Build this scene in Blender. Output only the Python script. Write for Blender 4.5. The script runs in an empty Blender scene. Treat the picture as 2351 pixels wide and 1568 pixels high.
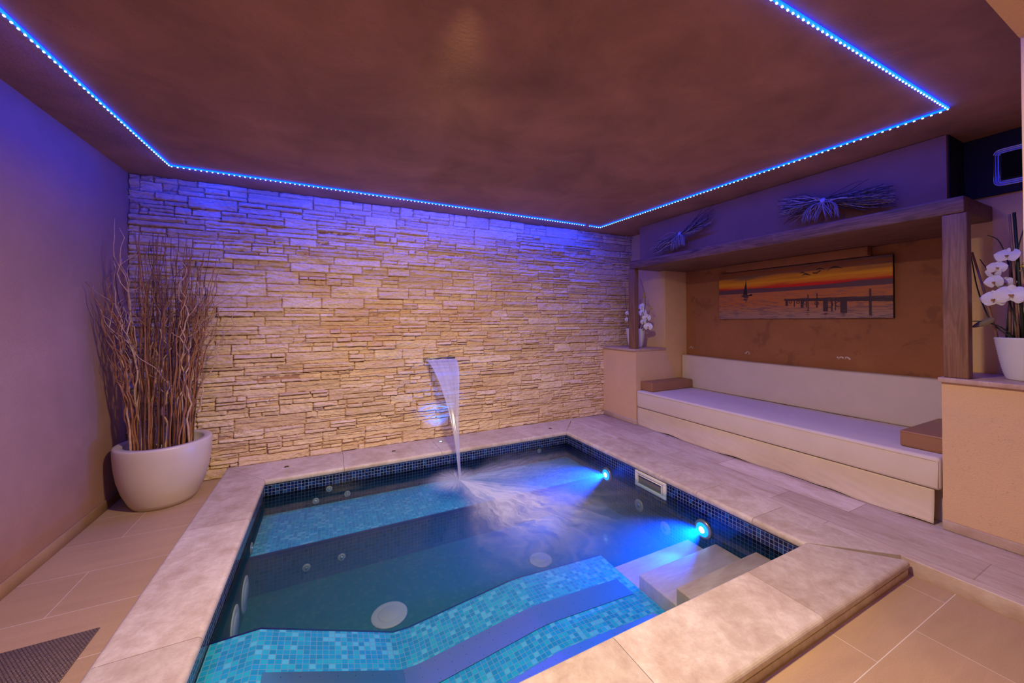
import bpy, bmesh, math, random
import numpy as np
from mathutils import Vector, Matrix, noise

R = math.radians
random.seed(7)
S = bpy.context.scene
COL = S.collection
S.view_settings.view_transform = 'Standard'
S.view_settings.look = 'None'
S.view_settings.exposure = 0.0
S.view_settings.gamma = 1.0
S.view_settings.use_curve_mapping = False
S.cycles.use_denoising = True
S.cycles.max_bounces = 8
S.cycles.diffuse_bounces = 4
S.cycles.transparent_max_bounces = 16
S.cycles.volume_bounces = 0
S.cycles.sample_clamp_indirect = 4.0
S.cycles.caustics_reflective = False
S.cycles.caustics_refractive = False

# ------------------------------------------------------------------ camera
cam = bpy.data.cameras.new('camera')
cam.sensor_fit = 'HORIZONTAL'
cam.sensor_width = 36.0
cam.lens = 855.04 / 2351 * 36.0
cam.shift_y = (728.98 - 784.0) / 2351
cam.clip_start = 0.02
camo = bpy.data.objects.new('camera', cam)
COL.objects.link(camo)
yaw, pit, rol = R(26.131), R(0.473), R(-0.186)
f = Vector((math.sin(yaw) * math.cos(pit), math.cos(yaw) * math.cos(pit), math.sin(pit)))
r = Vector((math.cos(yaw), -math.sin(yaw), 0))
u = r.cross(f)
r2 = r * math.cos(rol) + u * math.sin(rol)
u2 = -r * math.sin(rol) + u * math.cos(rol)
M = Matrix((r2, u2, -f)).transposed().to_4x4()
M.translation = (0, 0, 1.33)
camo.matrix_world = M
S.camera = camo

# ------------------------------------------------------------------ node helpers
class NT:
    def __init__(s, name):
        s.m = bpy.data.materials.new(name)
        s.m.use_nodes = True
        s.t = s.m.node_tree
        s.b = s.t.nodes['Principled BSDF']
        s.out = s.t.nodes['Material Output']
    def n(s, typ, **kw):
        nd = s.t.nodes.new(typ)
        for k, v in kw.items():
            if k.startswith('i_'):
                nd.inputs[k[2:].replace('_', ' ')].default_value = v
            else:
                setattr(nd, k, v)
        return nd
    def l(s, a, b):
        s.t.links.new(a, b)
    def coord(s, kind='Object', scale=(1, 1, 1), loc=(0, 0, 0), rot=(0, 0, 0)):
        tc = s.n('ShaderNodeTexCoord')
        mp = s.n('ShaderNodeMapping')
        mp.inputs['Scale'].default_value = scale
        mp.inputs['Location'].default_value = loc
        mp.inputs['Rotation'].default_value = rot
        s.l(tc.outputs[kind], mp.inputs['Vector'])
        return mp.outputs['Vector']
    def noise(s, vec, scale, detail=4, rough=0.55, dist=0.0):
        nd = s.n('ShaderNodeTexNoise')
        nd.inputs['Scale'].default_value = scale
        nd.inputs['Detail'].default_value = detail
        nd.inputs['Roughness'].default_value = rough
        nd.inputs['Distortion'].default_value = dist
        if vec is not None:
            s.l(vec, nd.inputs['Vector'])
        return nd.outputs['Fac']
    def ramp(s, fac, stops, interp='LINEAR'):
        nd = s.n('ShaderNodeValToRGB')
        nd.color_ramp.interpolation = interp
        el = nd.color_ramp.elements
        while len(el) < len(stops):
            el.new(0.5)
        for e, (p, c) in zip(el, stops):
            e.position = p
            e.color = (*c, 1) if len(c) == 3 else c
        s.l(fac, nd.inputs['Fac'])
        return nd.outputs['Color']
    def mix(s, fac, a, b, mode='MIX'):
        nd = s.n('ShaderNodeMixRGB', blend_type=mode)
        for i, v in enumerate((fac, a, b)):
            if isinstance(v, (int, float)):
                nd.inputs[i].default_value = v
            elif isinstance(v, tuple):
                nd.inputs[i].default_value = (*v, 1)
            else:
                s.l(v, nd.inputs[i])
        return nd.outputs[0]
    def math(s, op, a, b=None, c=None):
        nd = s.n('ShaderNodeMath', operation=op)
        for i, v in enumerate((a, b, c)):
            if v is None:
                continue
            if isinstance(v, (int, float)):
                nd.inputs[i].default_value = v
            else:
                s.l(v, nd.inputs[i])
        return nd.outputs[0]
    def bump(s, h, strength=0.3, dist=0.01):
        nd = s.n('ShaderNodeBump')
        nd.inputs['Strength'].default_value = strength
        nd.inputs['Distance'].default_value = dist
        s.l(h, nd.inputs['Height'])
        s.l(nd.outputs[0], s.b.inputs['Normal'])
        return nd.outputs[0]
    def base(s, c):
        if isinstance(c, tuple):
            s.b.inputs['Base Color'].default_value = (*c, 1)
        else:
            s.l(c, s.b.inputs['Base Color'])
    def set(s, **kw):
        for k, v in kw.items():
            s.b.inputs[k.replace('_', ' ')].default_value = v
        return s

def srgb(r_, g_, b_):
    f_ = lambda v: (v / 255 / 12.92) if v / 255 <= 0.04045 else ((v / 255 + 0.055) / 1.055) ** 2.4
    return (f_(r_), f_(g_), f_(b_))

def plain(name, c, rough=0.5, metal=0.0, bump=None, var=0.0, vscale=8):
    t = NT(name)
    t.set(Roughness=rough, Metallic=metal)
    v = t.coord()
    if var:
        n_ = t.noise(v, vscale, 4)
        a = tuple(x * (1 - var) for x in c)
        b = tuple(min(1, x * (1 + var)) for x in c)
        t.base(t.ramp(n_, [(0.3, a), (0.7, b)]))
    else:
        t.base(c)
    if bump:
        t.bump(t.noise(v, bump[0], 5), bump[1], bump[2])
    return t.m

def stucco(name, c, grain=70, bs=0.35, stains=0.0, stain_c=(0.1, 0.05, 0.03), var=0.12):
    t = NT(name)
    t.set(Roughness=0.92)
    v = t.coord()
    n1 = t.noise(v, 2.2, 5, 0.6, 0.4)
    a = tuple(x * (1 - var) for x in c)
    b = tuple(min(1, x * (1 + var)) for x in c)
    col = t.ramp(n1, [(0.3, a), (0.7, b)])
    speck = t.noise(t.coord(scale=(1, 1, 1)), 95, 3, 0.8)
    patch = t.noise(v, 3.1, 4, 0.6, 1.0)
    sm = t.math('MULTIPLY', t.ramp(speck, [(0.56, (0, 0, 0)), (0.7, (1, 1, 1))]), t.ramp(patch, [(0.45, (0, 0, 0)), (0.65, (1, 1, 1))]))
    col = t.mix(t.math('MULTIPLY', sm, 0.55), col, tuple(x * 0.45 for x in c))
    if stains:
        n2 = t.noise(v, 3.5, 6, 0.65, 0.6)
        col = t.mix(t.math('MULTIPLY', t.ramp(n2, [(0.55, (0, 0, 0)), (0.6, (1, 1, 1))]), stains), col, stain_c)
    t.base(col)
    h = t.math('ADD', t.math('MULTIPLY', t.noise(v, grain, 4, 0.7), 1.0), t.math('MULTIPLY', t.noise(v, 12, 3, 0.5), 0.7))
    t.bump(h, bs, 0.006)
    return t.m

def travertine(name, ca, cb, cc, stretch=(1, 5, 1), bricks=None, rough=0.45):
    t = NT(name)
    t.set(Roughness=rough)
    v = t.coord(scale=stretch)
    n1 = t.noise(v, 1.6, 7, 0.62, 0.5)
    n2 = t.noise(v, 9, 5, 0.7, 0.2)
    n3 = t.noise(v, 4.2, 8, 0.75, 0.3)
    nn = t.math('ADD', t.math('MULTIPLY', n1, 0.45), t.math('MULTIPLY', n3, 0.55))
    col = t.ramp(nn, [(0.36, cb), (0.46, ca), (0.56, cc), (0.62, ca)])
    col = t.mix(t.ramp(n2, [(0.4, (0.35, 0.35, 0.35)), (0.6, (0, 0, 0))]), col, cb)
    pit = t.noise(t.coord(scale=stretch), 42, 4, 0.75)
    pm = t.ramp(pit, [(0.66, (0, 0, 0)), (0.72, (1, 1, 1))])
    col = t.mix(t.math('MULTIPLY', pm, 0.35), col, tuple(x * 0.45 for x in ca))
    isl = t.n('ShaderNodeNewGeometry').outputs['Random Per Island']
    col = t.mix(1.0, col, t.ramp(isl, [(0, (0.8, 0.78, 0.76)), (1, (1, 1, 1))]), 'MULTIPLY')
    fine = t.noise(t.coord(), 160, 3, 0.6)
    hh = t.math('SUBTRACT', t.math('MULTIPLY', fine, 0.5), t.math('MULTIPLY', pm, 1.0))
    if bricks:
        w, h, off, rot = bricks
        bt = t.n('ShaderNodeTexBrick', offset=0.37, offset_frequency=2)
        bt.inputs['Scale'].default_value = 1
        bt.inputs['Brick Width'].default_value = w
        bt.inputs['Row Height'].default_value = h
        bt.inputs['Mortar Size'].default_value = 0.0024
        bt.inputs['Mortar Smooth'].default_value = 0.2
        bt.inputs['Color1'].default_value = (0.52, 0.46, 0.42, 1)
        bt.inputs['Color2'].default_value = (1, 1, 1, 1)
        bt.inputs['Mortar'].default_value = (0.30, 0.24, 0.2, 1)
        t.l(t.coord(rot=rot, loc=off), bt.inputs['Vector'])
        col = t.mix(0.75, col, bt.outputs['Color'], 'MULTIPLY')
        hh = t.math('SUBTRACT', hh, t.math('MULTIPLY', bt.outputs['Fac'], 1.5))
    t.base(col)
    t.bump(hh, 0.35, 0.003)
    return t.m

def mosaic(name, stops, grout, pitch=0.0256, rough=0.12, mortar=0.0016):
    t = NT(name)
    bt = t.n('ShaderNodeTexBrick', offset=0.0, offset_frequency=1)
    bt.inputs['Scale'].default_value = 1
    bt.inputs['Brick Width'].default_value = pitch
    bt.inputs['Row Height'].default_value = pitch
    bt.inputs['Mortar Size'].default_value = mortar
    bt.inputs['Mortar Smooth'].default_value = 0.1
    bt.inputs['Color1'].default_value = (0, 0, 0, 1)
    bt.inputs['Color2'].default_value = (1, 1, 1, 1)
    uv = t.n('ShaderNodeUVMap')
    t.l(uv.outputs[0], bt.inputs['Vector'])
    col = t.ramp(bt.outputs['Color'], stops, 'CONSTANT')
    col = t.mix(bt.outputs['Fac'], col, grout)
    t.base(col)
    t.l(t.math('ADD', t.math('MULTIPLY', bt.outputs['Fac'], 0.6), rough), t.b.inputs['Roughness'])
    t.bump(t.math('SUBTRACT', 1.0, bt.outputs['Fac']), 0.4, 0.001)
    return t.m

def wood(name, ca, cb, cc, axis):
    t = NT(name)
    t.set(Roughness=0.55)
    sc = [22, 22, 22]
    sc[axis] = 1.6
    v = t.coord(scale=tuple(sc))
    n1 = t.noise(v, 1.0, 8, 0.6, 1.6)
    sc2 = [160, 160, 160]
    sc2[axis] = 4
    n2 = t.noise(t.coord(scale=tuple(sc2)), 1.0, 3, 0.6)
    col = t.ramp(n1, [(0.3, cc), (0.45, ca), (0.52, cb), (0.58, ca), (0.75, cb)])
    col = t.mix(t.ramp(n2, [(0.35, (0.55, 0.55, 0.55)), (0.55, (0, 0, 0))]), col, cc)
    t.base(col)
    t.bump(t.math('ADD', n1, t.math('MULTIPLY', n2, 0.7)), 0.4, 0.003)
    return t.m

# ------------------------------------------------------------------ mesh builder
class B:
    def __init__(s):
        s.v = []; s.f = []; s.sm = []
    def add(s, vs, fs, smooth=False):
        o = len(s.v)
        s.v += [tuple(v) for v in vs]
        s.f += [tuple(i + o for i in q) for q in fs]
        s.sm += [smooth] * len(fs)
        return s
    def box(s, x0, x1, y0, y1, z0, z1, bev=0.0, seg=3):
        if bev <= 0:
            vs = [(x, y, z) for z in (z0, z1) for y in (y0, y1) for x in (x0, x1)]
            return s.add(vs, [(0, 2, 3, 1), (4, 5, 7, 6), (0, 1, 5, 4), (2, 6, 7, 3), (0, 4, 6, 2), (1, 3, 7, 5)])
        bm = bmesh.new()
        bmesh.ops.create_cube(bm, size=1)
        for v in bm.verts:
            v.co = Vector(((x0 + x1) / 2 + v.co.x * (x1 - x0), (y0 + y1) / 2 + v.co.y * (y1 - y0), (z0 + z1) / 2 + v.co.z * (z1 - z0)))
        bmesh.ops.bevel(bm, geom=bm.edges[:], offset=bev, segments=seg, profile=0.5, affect='EDGES', clamp_overlap=True)
        return s.from_bm(bm, True)
    def from_bm(s, bm, smooth=False):
        bm.verts.index_update()
        s.add([v.co for v in bm.verts], [[v.index for v in q.verts] for q in bm.faces], smooth)
        bm.free()
        return s
    def prism(s, poly, z0, z1):
        n = len(poly)
        a = sum(poly[i][0] * poly[(i + 1) % n][1] - poly[(i + 1) % n][0] * poly[i][1] for i in range(n))
        if a < 0:
            poly = poly[::-1]
        vs = [(x, y, z0) for x, y in poly] + [(x, y, z1) for x, y in poly]
        fs = [tuple(range(n - 1, -1, -1)), tuple(range(n, 2 * n))]
        fs += [(i, (i + 1) % n, n + (i + 1) % n, n + i) for i in range(n)]
        return s.add(vs, fs)
    def slab(s, poly, z0, z1, edges, rad):
        """prism whose named sides (index i = poly[i]->poly[i+1]) have a rounded top and bottom nose"""
        n = len(poly)
        bm = bmesh.new()
        lo = [bm.verts.new((x, y, z0)) for x, y in poly]
        hi = [bm.verts.new((x, y, z1)) for x, y in poly]
        bm.faces.new(lo[::-1]); bm.faces.new(hi)
        for i in range(n):
            bm.faces.new((lo[i], lo[(i + 1) % n], hi[(i + 1) % n], hi[i]))
        bmesh.ops.recalc_face_normals(bm, faces=bm.faces[:])
        es = []
        for i in edges:
            for ring in (hi, lo):
                e = bm.edges.get((ring[i], ring[(i + 1) % n]))
                if e:
                    es.append(e)
        if es:
            bmesh.ops.bevel(bm, geom=es, offset=rad, segments=5, profile=0.5, affect='EDGES', clamp_overlap=True)
        return s.from_bm(bm, False)
    def tube(s, pts, rad, n=6, cap=True):
        pts = [Vector(p) for p in pts]
        m = len(pts)
        if not isinstance(rad, (list, tuple)):
            rad = [rad] * m
        vs = []
        up = None
        for i, p in enumerate(pts):
            d = (pts[min(i + 1, m - 1)] - pts[max(i - 1, 0)])
            if d.length < 1e-9:
                d = Vector((0, 0, 1))
            d.normalize()
            if up is None:
                up = d.orthogonal().normalized()
            up = (up - d * up.dot(d))
            up = up.normalized() if up.length > 1e-6 else d.orthogonal().normalized()
            w = d.cross(up)
            for k in range(n):
                a = 2 * math.pi * k / n
                vs.append(p + (up * math.cos(a) + w * math.sin(a)) * rad[i])
        fs = []
        for i in range(m - 1):
            for k in range(n):
                a, b_ = i * n + k, i * n + (k + 1) % n
                fs.append((a, b_, b_ + n, a + n))
        if cap:
            fs.append(tuple(range(n - 1, -1, -1)))
            fs.append(tuple(range((m - 1) * n, m * n)))
        return s.add(vs, fs, True)
    def lathe(s, prof, c, n=40, axis='z', closed=False):
        vs = []
        for (rr, h) in prof:
            for k in range(n):
                a = 2 * math.pi * k / n
                p = (rr * math.cos(a), rr * math.sin(a), h)
                if axis == 'x':
                    p = (p[2], p[0], p[1])
                elif axis == 'y':
                    p = (p[1], p[2], p[0])
                vs.append((c[0] + p[0], c[1] + p[1], c[2] + p[2]))
        fs = []
        m = len(prof)
        for i in range(m - 1):
            for k in range(n):
                a, b_ = i * n + k, i * n + (k + 1) % n
                fs.append((a, b_, b_ + n, a + n))
        if prof[0][0] > 1e-6:
            fs.append(tuple(range(n - 1, -1, -1)))
        if prof[-1][0] > 1e-6:
            fs.append(tuple(range((m - 1) * n, m * n)))
        return s.add(vs, fs, True)
    def grid(s, fn, nu, nv, smooth=True):
        vs = [fn(i / nu, j / nv) for j in range(nv + 1) for i in range(nu + 1)]
        w = nu + 1
        fs = [(j * w + i, j * w + i + 1, (j + 1) * w + i + 1, (j + 1) * w + i) for j in range(nv) for i in range(nu)]
        return s.add(vs, fs, smooth)

def world_origin(o):
    v = Vector((0, 0, 0))
    while o:
        v += o.location
        o = o.parent
    return v

def obj(name, b, m, parent=None, at=None, auto=True):
    vs = b.v
    if parent is not None:
        off = world_origin(parent)
    elif at is not None:
        off = Vector(at)
    elif auto:
        xs = [p[0] for p in vs]; ys = [p[1] for p in vs]; zs = [p[2] for p in vs]
        off = Vector(((min(xs) + max(xs)) / 2, (min(ys) + max(ys)) / 2, min(zs)))
    else:
        off = Vector((0, 0, 0))
    me = bpy.data.meshes.new(name)
    me.from_pydata([(p[0] - off.x, p[1] - off.y, p[2] - off.z) for p in vs], [], b.f)
    me.polygons.foreach_set('use_smooth', b.sm)
    me.materials.append(m)
    # box-projected UV in metres, in world coordinates
    nl = len(me.loops)
    me.update()
    co = np.array([(p[0], p[1], p[2]) for p in vs], dtype=np.float64)
    vi = np.zeros(nl, dtype=np.int32); me.loops.foreach_get('vertex_index', vi)
    nor = np.zeros(len(me.polygons) * 3); me.polygons.foreach_get('normal', nor); nor = np.abs(nor.reshape(-1, 3))
    tot = np.zeros(len(me.polygons), dtype=np.int32); me.polygons.foreach_get('loop_total', tot)
    ax = np.repeat(np.argmax(nor + np.array([0, 0, 1e-4]), axis=1), tot)
    p = co[vi]
    uu = np.where(ax == 0, p[:, 1], p[:, 0])
    vv = np.where(ax == 2, p[:, 1], p[:, 2])
    uvl = me.uv_layers.new(name='UVMap')
    uvl.data.foreach_set('uv', np.stack([uu, vv], 1).astype(np.float32).ravel())
    o = bpy.data.objects.new(name, me)
    if parent is not None:
        o.parent = parent
    else:
        o.location = off
    COL.objects.link(o)
    return o

def tag(o, label=None, cat=None, group=None, kind=None):
    if label: o['label'] = label
    if cat: o['category'] = cat
    if group: o['group'] = group
    if kind: o['kind'] = kind
    return o

def thing(name, label, cat, loc, group=None):
    o = bpy.data.objects.new(name, None)
    o.empty_display_size = 0.05
    COL.objects.link(o)
    o.location = loc
    return tag(o, label, cat, group)

def struct(name, b, m, **kw):
    o = obj(name, b, m, auto=False, **kw)
    o['kind'] = 'structure'
    return o

# ------------------------------------------------------------------ materials
TERRA = (0.40, 0.19, 0.125)
M_leftwall = stucco('terracotta_plaster', (0.36, 0.20, 0.145), 90, 0.25)
M_ceil = stucco('brown_ceiling_plaster', (0.37, 0.18, 0.115), 60, 0.5, var=0.27)
M_niche = stucco('brown_niche_plaster', (0.36, 0.15, 0.06), 90, 0.2, stains=0.35, stain_c=(0.13, 0.05, 0.03))
M_peach = stucco('peach_plaster', (0.74, 0.50, 0.30), 110, 0.5, var=0.06)
M_header = stucco('mauve_header_plaster', (0.30, 0.15, 0.09), 80, 0.2)
M_black = plain('black_panel', (0.006, 0.005, 0.006), 0.7)
CA, CB, CC = (0.58, 0.47, 0.38), (0.45, 0.335, 0.25), (0.71, 0.615, 0.52)
M_coping = travertine('travertine_coping', CA, CB, CC, (2.2, 2.2, 2))
M_deck = travertine('travertine_planks', (0.78, 0.64, 0.55), (0.60, 0.45, 0.36), (0.88, 0.78, 0.70), (5, 1.4, 2), bricks=(0.92, 0.25, (0.3, 2.72, 0), (0, 0, R(90))))
M_cap = travertine('travertine_cap', (0.55, 0.36, 0.27), (0.45, 0.28, 0.2), (0.65, 0.47, 0.38), (2, 6, 2))
M_step = travertine('travertine_step', (0.60, 0.38, 0.28), (0.5, 0.3, 0.22), (0.7, 0.5, 0.4), (1, 4, 2))
M_navy = mosaic('navy_mosaic', [(0, (0.002, 0.004, 0.03)), (0.3, (0.004, 0.008, 0.07)), (0.55, (0.004, 0.02, 0.14)), (0.8, (0.003, 0.007, 0.05)), (0.93, (0.01, 0.06, 0.2))], (0.20, 0.24, 0.36))
M_navyw = mosaic('navy_mosaic_wet', [(0, (0.002, 0.006, 0.03)), (0.3, (0.003, 0.012, 0.06)), (0.55, (0.003, 0.02, 0.10)), (0.8, (0.003, 0.009, 0.05))], (0.03, 0.06, 0.13))
M_cyan = mosaic('cyan_mosaic', [(0, (0.01, 0.27, 0.52)), (0.25, (0.01, 0.34, 0.60)), (0.5, (0.02, 0.42, 0.62)), (0.7, (0.01, 0.31, 0.62)), (0.85, (0.10, 0.50, 0.72))], (0.14, 0.30, 0.46))
M_teal = mosaic('teal_floor_mosaic', [(0, (0.06, 0.52, 0.54)), (0.3, (0.08, 0.58, 0.58)), (0.6, (0.06, 0.54, 0.56)), (0.85, (0.14, 0.66, 0.64))], (0.08, 0.42, 0.46))
M_trim = plain('navy_trim_tile', (0.004, 0.008, 0.10), 0.12)
M_steel = plain('brushed_steel', (0.62, 0.60, 0.58), 0.28, 1.0)
M_dark = plain('dark_slot', (0.01, 0.01, 0.012), 0.6)
M_plastic = plain('white_plastic', (0.75, 0.72, 0.64), 0.35)
M_jet = plain('grey_plastic', (0.25, 0.24, 0.22), 0.35)
M_planter = plain('planter_cream', (0.62, 0.52, 0.44), 0.35, 0.0, (20, 0.05, 0.002), 0.04, 6)
M_potwhite = plain('pot_white', (0.72, 0.70, 0.70), 0.4)
M_pebble = plain('white_pebbles', (0.72, 0.72, 0.72), 0.5, 0, None, 0.3, 60)
M_fabric = plain('cream_fabric', (0.70, 0.60, 0.52), 0.7, 0.0, (260, 0.15, 0.002), 0.03, 5)
M_skirt = plain('cream_skirt_fabric', (0.70, 0.58, 0.45), 0.7, 0.0, (260, 0.15, 0.002), 0.04, 6)
M_leather = plain('tan_leather', (0.33, 0.155, 0.075), 0.42, 0.0, (300, 0.12, 0.001), 0.05, 10)
M_woodY = wood('dark_oak_beam', (0.16, 0.075, 0.045), (0.24, 0.12, 0.075), (0.05, 0.022, 0.014), 1)
M_woodZ = wood('dark_oak_post', (0.24, 0.115, 0.062), (0.29, 0.145, 0.08), (0.13, 0.058, 0.03), 2)
M_twigA = plain('brown_willow_bark', (0.30, 0.125, 0.05), 0.55, 0, None, 0.35, 30)
M_twigB = plain('pale_willow_bark', (0.52, 0.33, 0.22), 0.55, 0, None, 0.3, 30)
M_twigC = plain('dark_willow_bark', (0.14, 0.055, 0.03), 0.6, 0, None, 0.3, 30)
M_petal = plain('white_petal', (0.82, 0.80, 0.80), 0.5)
M_lip = plain('orchid_lip', (0.55, 0.25, 0.03), 0.5)
M_bud = plain('yellow_bud', (0.50, 0.38, 0.04), 0.5)
M_stem = plain('dark_green_stem', (0.025, 0.035, 0.02), 0.5)
M_cane = plain('dry_cane', (0.30, 0.17, 0.11), 0.6, 0, None, 0.4, 12)
M_leaf = plain('dry_leaf', (0.16, 0.12, 0.06), 0.55)
M_straw = plain('dry_straw', (0.46, 0.33, 0.24), 0.7, 0, None, 0.35, 40)
M_strawd = plain('dark_straw', (0.07, 0.045, 0.04), 0.7, 0, None, 0.35, 40)
M_net = plain('fibre_net', (0.30, 0.24, 0.24), 0.8)
M_band = plain('raffia_band', (0.5, 0.44, 0.42), 0.7)

def floor_tiles():
    t = NT('beige_floor_tile')
    t.set(Roughness=0.42)
    bt = t.n('ShaderNodeTexBrick', offset=0.5, offset_frequency=2)
    bt.inputs['Scale'].default_value = 1
    bt.inputs['Brick Width'].default_value = 0.68
    bt.inputs['Row Height'].default_value = 0.3505
    bt.inputs['Mortar Size'].default_value = 0.0016
    bt.inputs['Mortar Smooth'].default_value = 0.2
    bt.inputs['Color1'].default_value = (0.46, 0.30, 0.17, 1)
    bt.inputs['Color2'].default_value = (0.52, 0.345, 0.20, 1)
    bt.inputs['Mortar'].default_value = (0.72, 0.62, 0.5, 1)
    t.l(t.coord(loc=(-1.911 - 0.34, -0.684, 0)), bt.inputs['Vector'])
    n_ = t.noise(t.coord(scale=(1.0, 6, 1)), 3, 6, 0.6, 0.5)
    col = t.mix(0.35, bt.outputs['Color'], t.ramp(n_, [(0.3, (0.7, 0.68, 0.66)), (0.7, (1, 1, 1))]), 'MULTIPLY')
    sp = t.noise(t.coord(), 220, 2, 0.6)
    col = t.mix(0.25, col, t.ramp(sp, [(0.35, (0.6, 0.6, 0.6)), (0.6, (1, 1, 1))]), 'MULTIPLY')
    t.base(col)
    t.bump(t.math('SUBTRACT', t.math('MULTIPLY', sp, 0.3), bt.outputs['Fac']), 0.3, 0.002)
    return t.m
M_floor = floor_tiles()
M_base = travertine('baseboard_tile', (0.52, 0.33, 0.17), (0.44, 0.27, 0.14), (0.6, 0.4, 0.22), (1, 1, 1))
M_plinth = travertine('travertine_plinth', (0.55, 0.40, 0.30), (0.48, 0.33, 0.24), (0.66, 0.52, 0.42), (1, 1, 1))

def emis(name, c, s, sampling=True):
    t = NT(name)
    t.base((0.02, 0.02, 0.02))
    t.b.inputs['Emission Color'].default_value = (*c, 1)
    t.b.inputs['Emission Strength'].default_value = s
    if not sampling:
        t.m.cycles.emission_sampling = 'NONE'
    return t.m

# ------------------------------------------------------------------ room shell
ZC = 2.5
XL, YB = -1.42, 3.95
XR = 3.80          # back of the two side recesses
XN = 4.18          # back of the sofa niche
struct('floor', B().box(XL - 0.1, -0.74, -2.6, 4.1, -0.06, 0).box(-0.74, 4.3, -2.6, 0.87, -0.06, 0), M_floor)
struct('ceiling', B().box(XL - 0.1, 4.4, -2.6, 4.1, ZC, ZC + 0.1), M_ceil)
struct('wall_left', B().box(XL - 0.1, XL, -2.6, 4.1, -0.06, ZC), M_leftwall)
struct('wall_near', B().box(XL, 4.4, -2.7, -2.6, -0.06, ZC), M_leftwall)
struct('wall_right_near', B().box(XR, XN + 0.1, -2.6, 0.875, -0.06, ZC), M_peach)
struct('wall_right_far', B().box(XR, XN + 0.1, 3.36, YB + 0.02, 0, ZC), M_peach)
# blocks that carry the ledges, and the niche sides
struct('wall_pedestal_far', B().box(3.3, XR - 0.001, 3.36, YB, 0, 0.955), M_peach)
struct('wall_pedestal_near', B().box(3.3, XR - 0.001, -1.2, 0.875, 0, 0.955), M_peach)
struct('wall_niche', B().box(XN, XN + 0.1, 0.876, 3.359, 0, 2.049), M_niche)
struct('wall_header', B().box(3.5, XR - 0.001, 0.895, 3.485, 2.05, ZC - 0.004), M_header)
# plaster edge line above the header
struct('baseboard_left', B().box(XL, XL + 0.012, -2.6, 4.0, 0, 0.075, 0.002, 1), M_base)
struct('baseboard_far_pedestal', B().box(3.286, 3.3, 3.352, 3.93, 0.08, 0.135, 0.004, 2).box(3.286, 3.34, 3.348, 3.36, 0.08, 0.135, 0.004, 2), M_plinth)
struct('baseboard_near_pedestal', B().box(3.284, 3.3, -1.2, 0.875, 0.08, 0.135, 0.004, 2), M_plinth)
struct('trim_1', B().box(3.275, XR, 3.35, YB, 0.955, 0.983, 0.004, 2), M_cap)
struct('trim_2', B().box(3.275, XR, -1.2, 0.885, 0.955, 0.983, 0.004, 2), M_cap)
# cased pipe along the top of the niche back
struct('trim_3', B().box(XN - 0.09, XN, 1.5, 2.75, 1.875, 1.95, 0.004, 2), M_niche)
# doorway the photographer stands in: jamb on the right and lintel above
struct('wall_doorway', B().box(1.885, 3.28, 0.02, 0.33, 0, ZC, 0.012, 3).box(XL, 1.885, 0.02, 0.33, 2.185, ZC), M_peach)

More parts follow.
